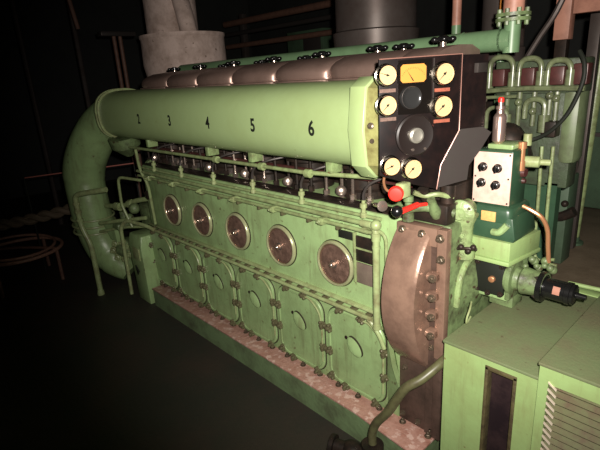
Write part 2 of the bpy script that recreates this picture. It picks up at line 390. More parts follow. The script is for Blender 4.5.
# side openings and plates right of last window
g = MB(); g.box(-1.41, -1.315, 1.512, 1.523, 0.975, 1.012, 0.002); g.build('rating_plate', INK, E, label='small black plate')
g = MB(); g.box(-1.305, -1.19, 1.510, 1.523, 0.885, 1.005, 0.003); g.build('side_opening', DARK, E, label='dark opening')
g = MB(); g.box(-1.305, -1.19, 1.506, 1.512, 0.945, 0.953); g.box(-1.315, -1.303, 1.503, 1.523, 0.78, 1.02, 0.002); g.build('opening_bar', GREEN_PIPE, E)
g = MB(); g.box(-1.303, -1.19, 1.511, 1.523, 0.778, 0.878, 0.002); g.build('cover_plate', mat('mauve_plate', (0.19, 0.15, 0.115), 0.4, 0.2, (0.13, 0.09, 0.08), 0.7, 20), E, label='dull mauve metal plate')

# cylinder heads and gear in the dark slot
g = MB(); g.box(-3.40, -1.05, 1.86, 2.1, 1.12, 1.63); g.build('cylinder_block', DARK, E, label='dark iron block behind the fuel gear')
def cylgear(i, x):
    g = MB(); g.lathe((x, 1.76, 1.10), (0, 0, 1), [(0, 0.125), (0.06, 0.125), (0.07, 0.11), (0.16, 0.11), (0.17, 0.135), (0.25, 0.135)], 28)
    o = g.build('cylinder_jacket', DARK, E)
    g = MB()
    for k in range(4):
        px = x - 0.14 + 0.085*k
        g.cyl((px, 1.625+0.02*(k % 2), 1.125), (px, 1.625+0.02*(k % 2), 1.36), 0.0085, seg=10)
        g.lathe((px, 1.625+0.02*(k % 2), 1.125), (0, 0, 1), [(0, 0.017), (0.03, 0.017)], 6)
    g.build('push_rod', STEEL if i % 2 else DARK, o)
    g = MB(); g.lathe((x-0.04, 1.62, 1.165), (-x-0.04, -1.5, 0.35), [(-0.02, 0.024), (0.02, 0.026), (0.025, 0.020), (0.05, 0.020), (0.052, 0.017)], 16)
    g.build('injection_pump', STEEL, o, label='shiny pump end')
    # green fitting on the rail with curved pipe
    fx = x + 0.205
    g = MB(); g.lathe((fx, 1.49, 1.108), (0, 0, 1), [(0, 0.015), (0.02, 0.015), (0.022, 0.010), (0.04, 0.010), (0.042, 0.016), (0.06, 0.016), (0.063, 0.008), (0.075, 0.008)], 10)
    g.build('rail_fitting', GREEN_TRIM, o)
    g = MB(); g.tube([(fx, 1.49, 1.18), (fx+0.002, 1.492, 1.215), (fx+0.03, 1.50, 1.255), (fx+0.09, 1.54, 1.285), (fx+0.16, 1.62, 1.30)], 0.0065, 8, 6)
    g.build('injector_pipe', GREY, o)
    return o
for i in range(6): cylgear(i, -3.36 + 0.3835*i)
g = MB(); g.tube([(-3.45, 1.64, 1.235), (-1.1, 1.64, 1.235)], 0.012, 10, 1); g.build('control_shaft', DARKRED, E)
g = MB(); g.box(-3.42, -1.07, 1.53, 1.62, 1.12, 1.132, 0.003); g.build('gear_shelf', DARK, E)
# upper rail under the manifold
g = MB(); g.tube([(-3.47, 1.47, 1.262), (-1.60, 1.47, 1.270)], 0.0095, 10, 1); g.tube([(-1.60, 1.47, 1.270), (-1.40, 1.50, 1.272), (-1.20, 1.56, 1.27)], 0.010, 10, 4)
for x in (-2.32, -1.90, -1.56): g.lathe((x, 1.47, 1.268), (1, 0, 0), [(0, 0.02), (0.03, 0.02)], 12)
g.build('upper_rail_pipe', GREEN_PIPE, E)
for x in (-3.2, -2.42, -2.0, -1.43):
    g = MB(); g.box(x-0.018, x+0.018, 1.485, 1.56, 1.275, 1.335, 0.005); g.build('manifold_bracket', GREEN_MID, E)
# stay bracket and thin pipes at far end of the block
g = MB(); g.bend([(-3.35, 1.46, 1.255), (-3.35, 1.47, 1.09), (-3.30, 1.49, 1.0), (-3.30, 1.50, 0.68)], 0.011, 0.05, 10); g.build('end_stay_pipe', GREEN_PIPE, E)
g = MB(); g.lathe((-3.36, 1.515, 0.90), (0, -1, 0), [(0, 0.035), (0.02, 0.035), (0.03, 0.02)], 14); g.build('end_plug', DARK, E)
g = MB(); g.lathe((-3.42, 1.60, 1.10), (-1, 0, 0), [(0, 0.05), (0.03, 0.05), (0.05, 0.03)], 14); g.lathe((-3.66, 1.53, 1.25), (0.1, -0.2, 1), [(-0.08, 0.03), (0, 0.11), (0.08, 0.12)], 20); g.build('manifold_drain_cup', GREEN_GRIME, E)

# air manifold drum (rounded box section)
AY, AZ, AR = 1.583, 1.493, 0.186
def sup(a, ry=0.203, rz=0.176, n=2.6):
    c, q = math.cos(a), math.sin(a)
    return (math.copysign(abs(c)**(2/n), c)*ry, math.copysign(abs(q)**(2/n), q)*rz)
def secring(x, k=1.0, n=72): return [Vector((x, AY+k*sup(2*PI*i/n)[0], AZ+k*sup(2*PI*i/n)[1])) for i in range(n)]
g = MB(); g.rings([secring(-3.745+0.1278*i) for i in range(21)]); dm = g.build('air_manifold', GREEN_DRUM, E)
def octring(r, x):
    k = r/0.214
    return [Vector((x, AY+y*k, AZ+z*k)) for y, z in ((-0.224, 0.0), (-0.206, -0.14), (-0.15, -0.192), (0.15, -0.192), (0.21, -0.14), (0.21, 0.14), (0.15, 0.188), (-0.15, 0.188), (-0.203, 0.155))]
g = MB(); g.rings([octring(0.196, -1.205), octring(0.214, -1.200), octring(0.214, -1.128), octring(0.200, -1.122)]); g.build('end_flange', GREEN_DRUM, dm, bev=0.003)
g = MB(); g.rings([octring(0.206, -1.124), octring(0.200, -1.06), octring(0.175, -1.05)]); g.build('end_cap', mat('stained_yellow_green', (0.27, 0.27, 0.10), 0.45, 0, (0.13, 0.11, 0.04), 0.9, 20, 0.15), dm, label='stained yellowish end cap')
g = MB(); g.lathe((-1.095, 1.368, 1.51), (0.3, -0.9, 0.2), [(-0.02, 0.012), (0.006, 0.012), (0.008, 0.006), (0.014, 0.006)], 12); g.build('flange_nut', BOLT, dm); g = MB(); g.lathe((-1.095, 1.375, 1.455), (0.3, -0.9, -0.2), [(-0.02, 0.009), (0.006, 0.009)], 12); g.build('flange_nut', BOLT, dm)
g = MB()
g.rings([secring(-3.752, 0.98), secring(-3.752, 1.09), secring(-3.735, 1.09), secring(-3.735, 0.98)])
g.build('left_flange', GREEN_TRIM, dm)
g = MB(); g.rings([secring(-3.715, 0.98), secring(-3.715, 1.07), secring(-3.700, 1.07), secring(-3.700, 0.98)]); g.build('left_flange', GREEN_TRIM, dm)
# stencilled numbers on the drum
def wrap_text(txt, xc, zc, h):
    cu = bpy.data.curves.new('t', 'FONT'); cu.body = txt; cu.size = h*1.38; cu.align_x = 'CENTER'; cu.resolution_u = 5; cu.extrude = 0.0007; cu.offset = h*0.035
    to = bpy.data.objects.new('t', cu); COL.objects.link(to)
    dg = bpy.context.evaluated_depsgraph_get(); me = bpy.data.meshes.new_from_object(to.evaluated_get(dg))
    g = MB(); g.bm.from_mesh(me); COL.objects.unlink(to); bpy.data.objects.remove(to); bpy.data.meshes.remove(me)
    for v in g.bm.verts:
        zz = zc + v.co.y - h*0.5
        yy = 0.203*(1-(abs(zz-AZ)/0.176)**2.6)**(1/2.6)
        v.co = Vector((xc + v.co.x*0.85, AY - yy - 0.0008 - v.co.z, zz))
    g.build('painted_number', INK, dm, label='black stencilled number %s' % txt)
for t, x in zip('65432', (-1.418, -1.815, -2.208, -2.625, -3.04)): wrap_text(t, x, 1.49, 0.062)
# covers over the valve gear: six bulged brown covers
def coverprof(t):
    # (y, z) profile; front to top to back
    return [(1.70, 1.60), (1.70, 1.652), (1.682, 1.655), (1.680, 1.674), (1.684, 1.677), (1.704, 1.678), (1.704, 1.682), (1.697, 1.683), (1.697, 1.705), (1.701, 1.718), (1.712, 1.732), (1.74, 1.750), (1.80, 1.770), (1.90, 1.783), (2.00, 1.783), (2.07, 1.76), (2.09, 1.60)]
def cover(xc, W=0.193):
    n = 26; rs = []
    for k in range(n+1):
        t = -1 + 2*k/n
        b = 0.06*math.sqrt(max(0, 1-(0.985*t)**2))
        rs.append([Vector((xc+t*W, y-(b if y < 1.9 else 0), z)) for y, z in coverprof(t)])
    return MB().rings(rs, True).build('valve_cover', ROCK, E, ang=0.9)
cv = cover(-3.355)
cover(-1.128, 0.078)
for i in range(1, 6): dup(cv, (0.3915*i, 0, 0))
g = MB(); g.box(-3.70, -1.04, 1.66, 2.09, 1.60, 1.655, 0.004); g.box(-3.70, -1.04, 1.59, 1.70, 1.62, 1.660, 0.006); g.build('cover_base_rail', GREY, E)
# star handwheels on top
def knob(x, y, z):
    g = MB(); g.lathe((x, y, z-0.03), (0, 0, 1), [(0, 0.014), (0.03, 0.014)], 12); o = g.build('cover_knob', STEEL, E)
    g = MB(); g.lathe((x, y, z), (0, 0, 1), [(0, 0.014), (0.004, 0.024), (0.02, 0.024), (0.026, 0.015)], 16)
    for q in range(5):
        a = q*2*PI/5+0.3; g.sphere((x+0.038*math.cos(a), y+0.038*math.sin(a), z+0.011), 0.0155, (1, 1, 0.75), 12)
        g.cyl((x, y, z+0.011), (x+0.038*math.cos(a), y+0.038*math.sin(a), z+0.011), 0.009, seg=8)
    g.build('star_grip', BLACKM, o)
    return o
k0 = knob(-3.455, 1.92, 1.79)
for x in (-3.08, -2.67, -2.26, -1.86, -1.49): dup(k0, (x+3.455, 0, 0))
for x in (-2.97, -2.55, -2.13): dup(k0, (x+3.455, 0.14, -0.005))
dup(k0, (-1.39+3.455, 0.07, 0)); dup(k0, (-1.105+3.455, -0.06, 0.005))

# brown gear cover at the near end (bulging disc segment, axis along the engine)
CY, CZ, CR = 1.837, 0.800, 0.447
def arcpts(x, r, a0=44, a1=-44, n=30):
    return [Vector((x, CY - r*math.cos(math.radians(a0+(a1-a0)*k/n)), CZ + r*math.sin(math.radians(a0+(a1-a0)*k/n)))) for k in range(n+1)]
g = MB()
rs = []
for x, r in ((-1.078, CR-0.012), (-1.070, CR), (-0.935, CR), (-0.922, CR-0.010), (-0.920, CR-0.05)):
    P = arcpts(x, r); P = [Vector((x, 1.57, P[0].z+0.0))] + P + [Vector((x, 1.57, P[-1].z))]
    for p in P: p.y = min(p.y, 1.57)
    rs.append(P)
g.rings(rs, True)
gc = g.build('gear_cover', COPPER, E, ang=0.7)
g = MB()
g.prism([(-1.075, 1.50, 1.045), (-1.075, 1.50, 1.118), (-0.893, 1.50, 1.118), (-0.893, 1.50, 1.045)], (0, 0.05, 0))
g.box(-0.892, -0.852, 1.502, 1.54, 0.56, 1.118, 0.003)
g.build('cover_flange', COPPER, gc, bev=0.003)
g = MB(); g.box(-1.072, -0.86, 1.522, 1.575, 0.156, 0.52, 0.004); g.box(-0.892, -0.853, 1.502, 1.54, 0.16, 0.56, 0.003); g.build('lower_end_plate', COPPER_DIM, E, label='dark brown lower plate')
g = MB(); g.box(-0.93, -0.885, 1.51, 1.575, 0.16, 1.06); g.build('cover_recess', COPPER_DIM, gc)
# lugs and bolts on the flange
def lug(z):
    g = MB(); g.cyl((-0.912, 1.480, z), (-0.874, 1.480, z), 0.017, seg=14); g.box(-0.912, -0.874, 1.480, 1.51, z-0.017, z+0.017, 0.003)
    o = g.build('lug', COPPER, gc)
    MB().hexbolt((-0.886, 1.466, z), (0.35, -1, 0), 0.012, 0.014).build('lug_bolt', BOLT, o)
    return o
l0 = lug(0.930)
for z in (0.848, 0.765, 0.682): dup(l0, (0, 0, z-0.930))
for (x, y, z) in ((-1.045, 1.50, 1.09), (-0.955, 1.50, 1.088), (-0.877, 1.50, 1.085), (-0.872, 1.502, 1.00)):
    MB().hexbolt((x, y, z), (0, -1, 0), 0.013, 0.014).build('flange_bolt', BOLT, gc)
for (x, z) in ((-0.905, 0.66), (-0.905, 0.60), (-1.04, 0.44), (-1.05, 0.19), (-0.97, 0.185), (-0.90, 0.185)):
    MB().hexbolt((x, 1.512 if z > 0.5 else 1.522, z), (0, -1, 0), 0.010, 0.012).build('plate_bolt', BOLT, gc)

# fittings between panel and gear cover
g = MB(); g.tube([(-1.02, 1.46, 1.18), (-0.98, 1.50, 1.19), (-0.93, 1.56, 1.18), (-0.88, 1.60, 1.16)], 0.017, 12, 5); g.lathe((-1.02, 1.50, 1.13), (0, 0, 1), [(0, 0.022), (0.04, 0.022), (0.042, 0.014), (0.075, 0.014), (0.08, 0.02), (0.10, 0.02), (0.105, 0.008), (0.125, 0.008)], 12)
g.lathe((-0.93, 1.56, 1.15), (0, -0.6, 1), [(0, 0.02), (0.03, 0.024), (0.06, 0.016), (0.09, 0.016)], 12)
g.build('valve_fitting', GREEN_GRIME, E)
g = MB(); g.box(-1.06, -0.88, 1.55, 1.62, 1.118, 1.20, 0.01); g.cyl((-0.97, 1.58, 1.17), (-0.97, 1.52, 1.26), 0.022); g.cyl((-0.91, 1.60, 1.17), (-0.91, 1.60, 1.27), 0.028); g.box(-1.05, -0.90, 1.62, 1.8, 1.12, 1.26, 0.01); g.build('linkage_block', DARK, E)
g = MB(); g.tube([(-0.99, 1.49, 1.25), (-0.96, 1.52, 1.235), (-0.92, 1.55, 1.24), (-0.89, 1.60, 1.22)], 0.010, 8, 5); g.tube([(-0.95, 1.53, 1.22), (-0.93, 1.55, 1.19), (-0.94, 1.54, 1.16)], 0.008, 8, 5); g.build('linkage_pipe', GREEN_PIPE, E)
# throttle lever with black ball
g = MB(); g.tube([(-0.95, 1.355, 1.215), (-0.95, 1.455, 1.216)], 0.011, 10, 1); g.cyl((-0.95, 1.45, 1.216), (-0.94, 1.50, 1.21), 0.007, seg=8)
lv = g.build('control_lever', RED, E, label='red lever')
g = MB(); g.sphere((-0.952, 1.33, 1.220), 0.022); g.build('lever_ball', BLACKM, lv, label='black ball grip')
g = MB(); g.lathe((-1.085, 1.40, 1.205), (1, -0.6, 0.2), [(-0.05, 0.008), (0, 0.009), (0.02, 0.015), (0.035, 0.021), (0.036, 0.014)], 16); g.build('horn_nozzle', STEEL, E, label='shiny flared nozzle')
# red cap on valve
g = MB(); g.lathe((-0.965, 1.345, 1.285), (0.5, -0.85, 0), [(0, 0.012), (0.012, 0.027), (0.026, 0.027), (0.032, 0.022), (0.033, 0.012)], 20); rc = g.build('valve_cap', RED, E, label='bright red round cap')
g = MB(); g.box(-0.99, -0.955, 1.37, 1.42, 1.255, 1.31, 0.006); g.build('cap_body', GREEN_TRIM, rc)
g = MB(); g.tube([(-1.05, 1.40, 1.35), (-1.04, 1.37, 1.31), (-1.01, 1.35, 1.285), (-0.98, 1.36, 1.28)], 0.005, 8, 5); g.build('copper_line', COPPIPE, E, label='thin copper pipe')

# green gear housing behind gear cover, with round flanges
g = MB(); g.box(-1.05, -0.895, 1.60, 2.2, 0.72, 1.12, 0.02); g.build('gearbox', GREEN_GRIME, E)
g = MB(); g.lathe((-0.93, 1.79, 0.80), (1, 0, 0), [(0, 0.17), (0.04, 0.17), (0.052, 0.15), (0.06, 0.11), (0.075, 0.08), (0.085, 0.04)], 32); o = g.build('round_housing', GREEN_GRIME, E)
for k in range(8):
    a = k*PI/4+0.2; MB().hexbolt((-0.89, 1.79+0.155*math.cos(a), 0.80+0.155*math.sin(a)), (1, 0, 0), 0.009, 0.01).build('housing_bolt', NUTG, o)
g = MB(); g.tube([(-0.87, 1.80, 0.93), (-0.865, 1.70, 0.935), (-0.862, 1.64, 0.89), (-0.862, 1.62, 0.82), (-0.865, 1.62, 0.76)], 0.014, 10, 6); g.build('housing_pipe', GREEN_MID, E)
g = MB(); g.tube([(-0.80, 1.62, 0.80), (-0.785, 1.58, 0.79), (-0.785, 1.56, 0.76), (-0.79, 1.57, 0.73), (-0.80, 1.62, 0.735)], 0.004, 8, 6); g.build('thin_loop_pipe', GREEN_TRIM, E)
g = MB(); g.lathe((-0.885, 1.66, 1.145), (0.25, -1, 0.05), [(-0.08, 0.045), (-0.01, 0.045), (0, 0.056), (0.015, 0.056), (0.022, 0.045), (0.024, 0.025), (0.03, 0.02)], 28); o = g.build('drive_flange', GREEN_MID, E)
for k in range(5):
    a = k*2*PI/5; u, v = frame((0.25, -1, 0.05)); p = Vector((-0.882, 1.646, 1.146)) + (u*math.cos(a)+v*math.sin(a))*0.042
    MB().hexbolt(p, (0.25, -1, 0.05), 0.008, 0.008).build('flange_nut', NUTG, o)
g = MB(); g.lathe((-0.875, 1.68, 0.96), (0, 0, 1), [(0, 0.045), (0.05, 0.042), (0.06, 0.03), (0.14, 0.034), (0.18, 0.05)], 20)
for z in (0.98, 1.02, 1.06): g.hexbolt((-0.865, 1.645, z), (0.4, -1, 0), 0.011, 0.012)
g.build('drive_column', GREEN_MID, E)
g = MB(); g.tube([(-0.86, 1.60, 1.02), (-0.82, 1.60, 1.03), (-0.79, 1.62, 1.025)], 0.006, 8, 3)
for p in ((-0.845, 1.60, 1.03), (-0.815, 1.60, 1.02), (-0.80, 1.61, 1.035)): g.sphere(p, 0.012)
g.build('link_joint', DARK, E)

# far-end stack of hoop pipes behind the panel
CB = thing('cooler_unit', (-0.9, 2.5, 1.1), 'dull green pipe-covered cooler behind the black gauge panel', 'cooler')
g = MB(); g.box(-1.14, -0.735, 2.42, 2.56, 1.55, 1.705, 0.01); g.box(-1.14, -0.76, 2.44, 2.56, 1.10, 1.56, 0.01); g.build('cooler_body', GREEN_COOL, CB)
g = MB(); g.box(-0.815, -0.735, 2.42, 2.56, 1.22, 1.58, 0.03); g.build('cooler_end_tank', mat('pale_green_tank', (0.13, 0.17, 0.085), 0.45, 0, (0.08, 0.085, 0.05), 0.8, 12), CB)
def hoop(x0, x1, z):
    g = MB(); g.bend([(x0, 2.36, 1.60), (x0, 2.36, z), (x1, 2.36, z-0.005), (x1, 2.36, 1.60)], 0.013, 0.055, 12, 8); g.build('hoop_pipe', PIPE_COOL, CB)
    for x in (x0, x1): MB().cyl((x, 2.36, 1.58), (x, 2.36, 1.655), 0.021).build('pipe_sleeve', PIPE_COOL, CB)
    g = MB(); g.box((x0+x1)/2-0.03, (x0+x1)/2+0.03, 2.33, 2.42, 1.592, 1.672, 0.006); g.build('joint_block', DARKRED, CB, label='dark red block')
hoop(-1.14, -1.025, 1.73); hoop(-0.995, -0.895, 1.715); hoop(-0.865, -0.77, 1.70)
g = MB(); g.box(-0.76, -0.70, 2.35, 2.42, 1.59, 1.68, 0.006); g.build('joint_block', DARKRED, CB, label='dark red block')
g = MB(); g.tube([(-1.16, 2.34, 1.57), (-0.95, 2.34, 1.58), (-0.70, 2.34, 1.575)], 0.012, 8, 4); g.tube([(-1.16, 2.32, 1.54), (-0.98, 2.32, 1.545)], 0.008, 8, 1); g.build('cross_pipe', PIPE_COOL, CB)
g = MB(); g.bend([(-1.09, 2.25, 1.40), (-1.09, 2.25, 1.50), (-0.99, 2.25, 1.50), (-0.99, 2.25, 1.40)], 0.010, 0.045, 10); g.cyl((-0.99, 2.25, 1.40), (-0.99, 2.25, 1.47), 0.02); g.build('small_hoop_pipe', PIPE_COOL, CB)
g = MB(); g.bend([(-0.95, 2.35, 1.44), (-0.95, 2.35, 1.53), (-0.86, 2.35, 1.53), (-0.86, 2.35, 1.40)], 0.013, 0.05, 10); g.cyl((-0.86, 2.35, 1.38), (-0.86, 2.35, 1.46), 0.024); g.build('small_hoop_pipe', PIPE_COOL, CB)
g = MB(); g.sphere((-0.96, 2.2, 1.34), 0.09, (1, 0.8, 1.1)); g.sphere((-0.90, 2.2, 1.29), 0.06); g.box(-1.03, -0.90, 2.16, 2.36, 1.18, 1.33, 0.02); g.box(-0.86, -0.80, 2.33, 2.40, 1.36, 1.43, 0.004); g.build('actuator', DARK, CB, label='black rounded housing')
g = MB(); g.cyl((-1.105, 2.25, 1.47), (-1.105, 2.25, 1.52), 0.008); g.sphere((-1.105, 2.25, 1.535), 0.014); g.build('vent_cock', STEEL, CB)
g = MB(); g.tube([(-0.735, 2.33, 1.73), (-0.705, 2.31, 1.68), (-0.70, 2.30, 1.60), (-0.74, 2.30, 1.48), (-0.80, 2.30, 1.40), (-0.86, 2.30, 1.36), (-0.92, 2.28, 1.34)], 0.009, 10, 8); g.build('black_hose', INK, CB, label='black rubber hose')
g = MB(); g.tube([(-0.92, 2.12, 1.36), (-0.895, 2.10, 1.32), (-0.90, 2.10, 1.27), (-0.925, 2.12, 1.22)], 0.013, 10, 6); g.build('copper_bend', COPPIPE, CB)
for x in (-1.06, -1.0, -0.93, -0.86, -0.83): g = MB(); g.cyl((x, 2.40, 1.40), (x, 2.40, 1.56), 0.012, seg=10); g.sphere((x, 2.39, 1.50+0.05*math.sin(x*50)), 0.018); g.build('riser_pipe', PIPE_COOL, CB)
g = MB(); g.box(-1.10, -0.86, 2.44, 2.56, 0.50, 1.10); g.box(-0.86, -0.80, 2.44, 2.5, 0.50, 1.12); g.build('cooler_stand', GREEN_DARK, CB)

# ================================================================ GAUGE PANEL
a28 = math.radians(28)
hv = Vector((math.sin(a28), math.cos(a28), 0)); nv = Vector((math.cos(a28), -math.sin(a28), 0)); P0 = Vector((-1.03, 1.34, 0))
def G(h, z, d=0.0): return P0 + hv*h + nv*d + Vector((0, 0, z))
GP = thing('gauge_panel', G(0.16, 1.22, -0.05), 'black instrument panel with six cream dials and one orange meter at the engine end', 'instrument panel')
poly = [(-0.004, 1.338), (-0.004, 1.735), (0.311, 1.739), (0.311, 1.474), (0.240, 1.353), (0.226, 1.262), (0.10, 1.30)]
g = MB(); g.prism([G(h, z, -0.010) for h, z in poly], nv*0.010); g.build('panel_plate', BLACK, GP, bev=0.002)
g = MB(); g.tube([G(0.226, 1.262, 0.002), G(0.240, 1.353, 0.002), G(0.311, 1.474, 0.002), G(0.311, 1.739, 0.002), G(-0.004, 1.735, 0.002)], 0.0022, 6, 1); g.build('panel_edge', mat('worn_edge', (0.28, 0.14, 0.11), 0.35, 0.3), GP)
def dframe(h, z, d): return G(h, z, d)
def gauge(h, z, R, ang, nm='pressure_gauge', parent=GP, dial=DIAL, body=0.022):
    g = MB(); g.lathe(G(h, z, 0), nv, [(0, R*1.14), (0.004, R*1.14), (0.006, R*1.0), (body, R*1.02), (body+0.003, R*0.99), (body+0.003, R*0.92), (body-0.003, R*0.91), (body-0.003, R*0.5)], 40)
    o = g.build(nm, CHROME if dial is DIAL else RIM, parent)
    g = MB(); g.lathe(G(h, z, body-0.0032), nv, [(0, R*0.93), (0.0012, R*0.93)], 40); g.build('dial', dial, o, label='cream dial face' if dial is DIAL else '')
    g = MB()
    for k in range(28):
        a = math.radians(-45 + 270*k/27); L = 0.12 if k % 3 == 0 else 0.06
        c = (math.cos(a), math.sin(a)); t = (-c[1], c[0]); wd = R*0.012
        q = [(R*0.84, wd), (R*(0.84-L), wd), (R*(0.84-L), -wd), (R*0.84, -wd)]
        g.prism([G(h+c[0]*r_+t[0]*w_, z+c[1]*r_+t[1]*w_, body-0.002) for r_, w_ in q], nv*0.0004)
    g.build('dial_marks', INK, o)
    g = MB(); a = math.radians(ang); c = (math.cos(a), math.sin(a)); t = (-c[1], c[0])
    g.prism([G(h+c[0]*r_+t[0]*w_, z+c[1]*r_+t[1]*w_, body-0.001) for r_, w_ in ((R*0.78, 0.0004), (-R*0.22, R*0.05), (-R*0.22, -R*0.05), (R*0.78, -0.0004))], nv*0.001)
    g.lathe(G(h, z, body-0.002), nv, [(0, R*0.12), (0.004, R*0.1)], 12)
    g.build('needle', INK, o)
    return o
gauge(0.017, 1.683, 0.0335, 162); gauge(0.233, 1.676, 0.037, 225); gauge(0.018, 1.584, 0.0335, 225); gauge(0.230, 1.566, 0.0375, 220)
gauge(0.033, 1.372, 0.0335, 200); gauge(0.116, 1.354, 0.036, 225)
# orange rectangular meter
g = MB(); cx, cz = 0.120, 1.684
def octo(w, h, c, d): return [G(cx+x, cz+z, d) for x, z in ((-w+c, -h), (w-c, -h), (w, -h+c), (w, h-c), (w-c, h), (-w+c, h), (-w, h-c), (-w, -h+c))]
g.rings([octo(0.058, 0.038, 0.010, 0), octo(0.058, 0.038, 0.010, 0.010), octo(0.05, 0.031, 0.009, 0.011), octo(0.05, 0.031, 0.009, 0.006)]); o = g.build('tachometer', RIM, GP, label='orange tachometer')
g = MB(); g.rings([octo(0.0485, 0.030, 0.009, 0.0062), octo(0.0485, 0.030, 0.009, 0.0075)]); g.build('dial', DIALO, o, label='orange dial face')
g = MB()
for k in range(17):
    a = math.radians(30+120*k/16); g.prism([G(cx+math.cos(a)*r_-math.sin(a)*w_, cz-0.03+math.sin(a)*r_+math.cos(a)*w_, 0.0078) for r_, w_ in ((0.045, .0004), (0.051, .0004), (0.051, -.0004), (0.045, -.0004))], nv*0.0003)
g.build('dial_marks', INK, o)
g = MB(); g.prism([G(cx-0.024, cz+0.01, 0.008), G(cx+0.002, cz-0.024, 0.008), G(cx-0.002, cz-0.026, 0.008)], nv*0.0006); g.build('needle', INK, o)
# raised block behind meter and glass knob
g = MB(); bl = [(0.066, 1.548), (0.066, 1.728), (0.192, 1.73), (0.192, 1.545)]; g.prism([G(h, z, 0) for h, z in bl], nv*0.004); g.build('meter_plate', RIM, GP)
g = MB(); g.lathe(G(0.110, 1.604, 0.004), nv, [(0, 0.040), (0.012, 0.039), (0.016, 0.036), (0.013, 0.033), (0.010, 0.02)], 32); o = g.build('glass_indicator', mat('dark_glass', (0.02, 0.02, 0.02), 0.08, 0, coat=0.5), GP, label='dark round glass')
MB().torus(G(0.110, 1.604, 0.017), nv, 0.037, 0.0016).build('indicator_rim', GREY, o)
# hub disc with steel button
g = MB(); g.lathe(G(0.130, 1.472, 0), nv, [(0, 0.074), (0.010, 0.074), (0.014, 0.068), (0.010, 0.05), (0.010, 0.03)], 40); o = g.build('round_hub', mat('brownish_black_disc', (0.012, 0.008, 0.007), 0.4), GP)
g = MB(); g.lathe(G(0.131, 1.472, 0.008), nv, [(0, 0.028), (0.012, 0.027), (0.015, 0.020), (0.012, 0.010), (0.012, 0.002)], 28); g.build('hub_button', mat('dull_steel_button', (0.42, 0.40, 0.34), 0.3, 0.7), o, label='dull steel button')
for dh in (-0.014, 0.034):
    MB().lathe(G(0.134+dh, 1.422, 0.010), nv, [(0, 0.0055), (0.004, 0.005)], 10).build('hub_screw', STEEL, o)
# legend plates
for h, z, w_, m in ((0.026, 1.632, 0.030, GREYPLATE), (0.028, 1.536, 0.030, GREYPLATE), (0.236, 1.622, 0.030, REDPLATE), (0.238, 1.514, 0.032, REDPLATE)):
    g = MB(); g.prism([G(h-w_, z-0.006, 0), G(h+w_, z-0.006, 0), G(h+w_, z+0.006, 0), G(h-w_, z+0.006, 0)], nv*0.003); g.build('legend_plate', m, GP)
g = MB(); g.prism([G(0.199, 1.565, 0), G(0.203, 1.565, 0), G(0.203, 1.73, 0), G(0.199, 1.73, 0)], nv*0.003); g.build('seam_strip', GREY, GP)
g = MB(); g.cyl(G(0.195, 1.50, 0), G(0.195, 1.50, 0.01), 0.006); g.cyl(G(0.193, 1.463, 0), G(0.193, 1.463, 0.01), 0.005); g.build('side_screw', DARKRED, GP)
# black return on the right and dull sheet-metal wing below
A = G(0.324, 1.739, -0.002)
def Q(x, y, z): return Vector((x, y, z))
q0 = G(0.312, 0, -0.004)
g = MB(); g.prism([Q(q0.x, q0.y, 1.736), Q(q0.x+0.035, q0.y+0.13, 1.735), Q(q0.x+0.035, q0.y+0.13, 1.41), Q(q0.x+0.01, q0.y+0.05, 1.40), Q(q0.x, q0.y, 1.474)], Vector((-0.03, 0.012, 0))); g.build('side_return', BLACK, GP)
g = MB(); g.box(q0.x+0.021, q0.x+0.036, q0.y+0.055, q0.y+0.125, 1.672, 1.705, 0.001); g.build('side_label', GREY, GP)
g = MB(); g.prism([G(0.312, 1.478, 0.004), G(0.391, 1.483, 0.03), G(0.420, 1.461, 0.04), G(0.384, 1.394, 0.028), G(0.350, 1.342, 0.016), G(0.346, 1.288, 0.014), G(0.229, 1.268, 0.004), G(0.241, 1.350, 0.004)], Vector((-0.006, 0.004, 0))); g.build('wing_plate', GREY, GP, label='dull grey bent wing plate')
g = MB(); g.prism([G(0.10, 1.32, -0.01), G(0.2, 1.29, -0.01), G(0.2, 1.7, -0.01), G(0.10, 1.7, -0.01)], nv*-0.10); g.build('panel_backing', DARK, GP)

# ================================================================ GOVERNOR with faceplate
GV = thing('governor', (-0.80, 1.84, 0.94), 'dark green governor with a pale faceplate carrying four black knobs', 'governor')
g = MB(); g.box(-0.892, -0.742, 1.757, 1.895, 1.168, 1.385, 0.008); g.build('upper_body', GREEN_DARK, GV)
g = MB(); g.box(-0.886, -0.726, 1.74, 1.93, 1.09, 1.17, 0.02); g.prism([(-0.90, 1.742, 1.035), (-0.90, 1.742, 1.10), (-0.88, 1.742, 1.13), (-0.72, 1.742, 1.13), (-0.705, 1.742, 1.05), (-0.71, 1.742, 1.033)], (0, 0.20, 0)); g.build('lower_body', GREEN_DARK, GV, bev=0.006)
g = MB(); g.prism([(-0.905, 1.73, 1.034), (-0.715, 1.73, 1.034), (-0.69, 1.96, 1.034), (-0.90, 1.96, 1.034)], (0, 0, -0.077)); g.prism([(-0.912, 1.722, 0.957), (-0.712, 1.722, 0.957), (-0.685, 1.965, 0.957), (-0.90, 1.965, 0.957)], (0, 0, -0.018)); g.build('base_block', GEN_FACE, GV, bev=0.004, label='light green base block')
g = MB(); g.box(-0.891, -0.742, 1.750, 1.757, 1.176, 1.378, 0.002); fp = g.build('faceplate', WHITEP, GV, label='pale pink faceplate')
for x, z in ((-0.852, 1.320), (-0.794, 1.318), (-0.855, 1.257), (-0.797, 1.253)):
    g = MB(); g.lathe((x, 1.750, z), (0, -1, 0), [(0, 0.0175), (0.004, 0.0175), (0.006, 0.0145), (0.018, 0.014), (0.020, 0.011)], 20); g.box(x-0.004, x+0.004, 1.722, 1.734, z-0.015, z+0.015, 0.002); g.build('knob', BLACKM, fp, label='black knob')
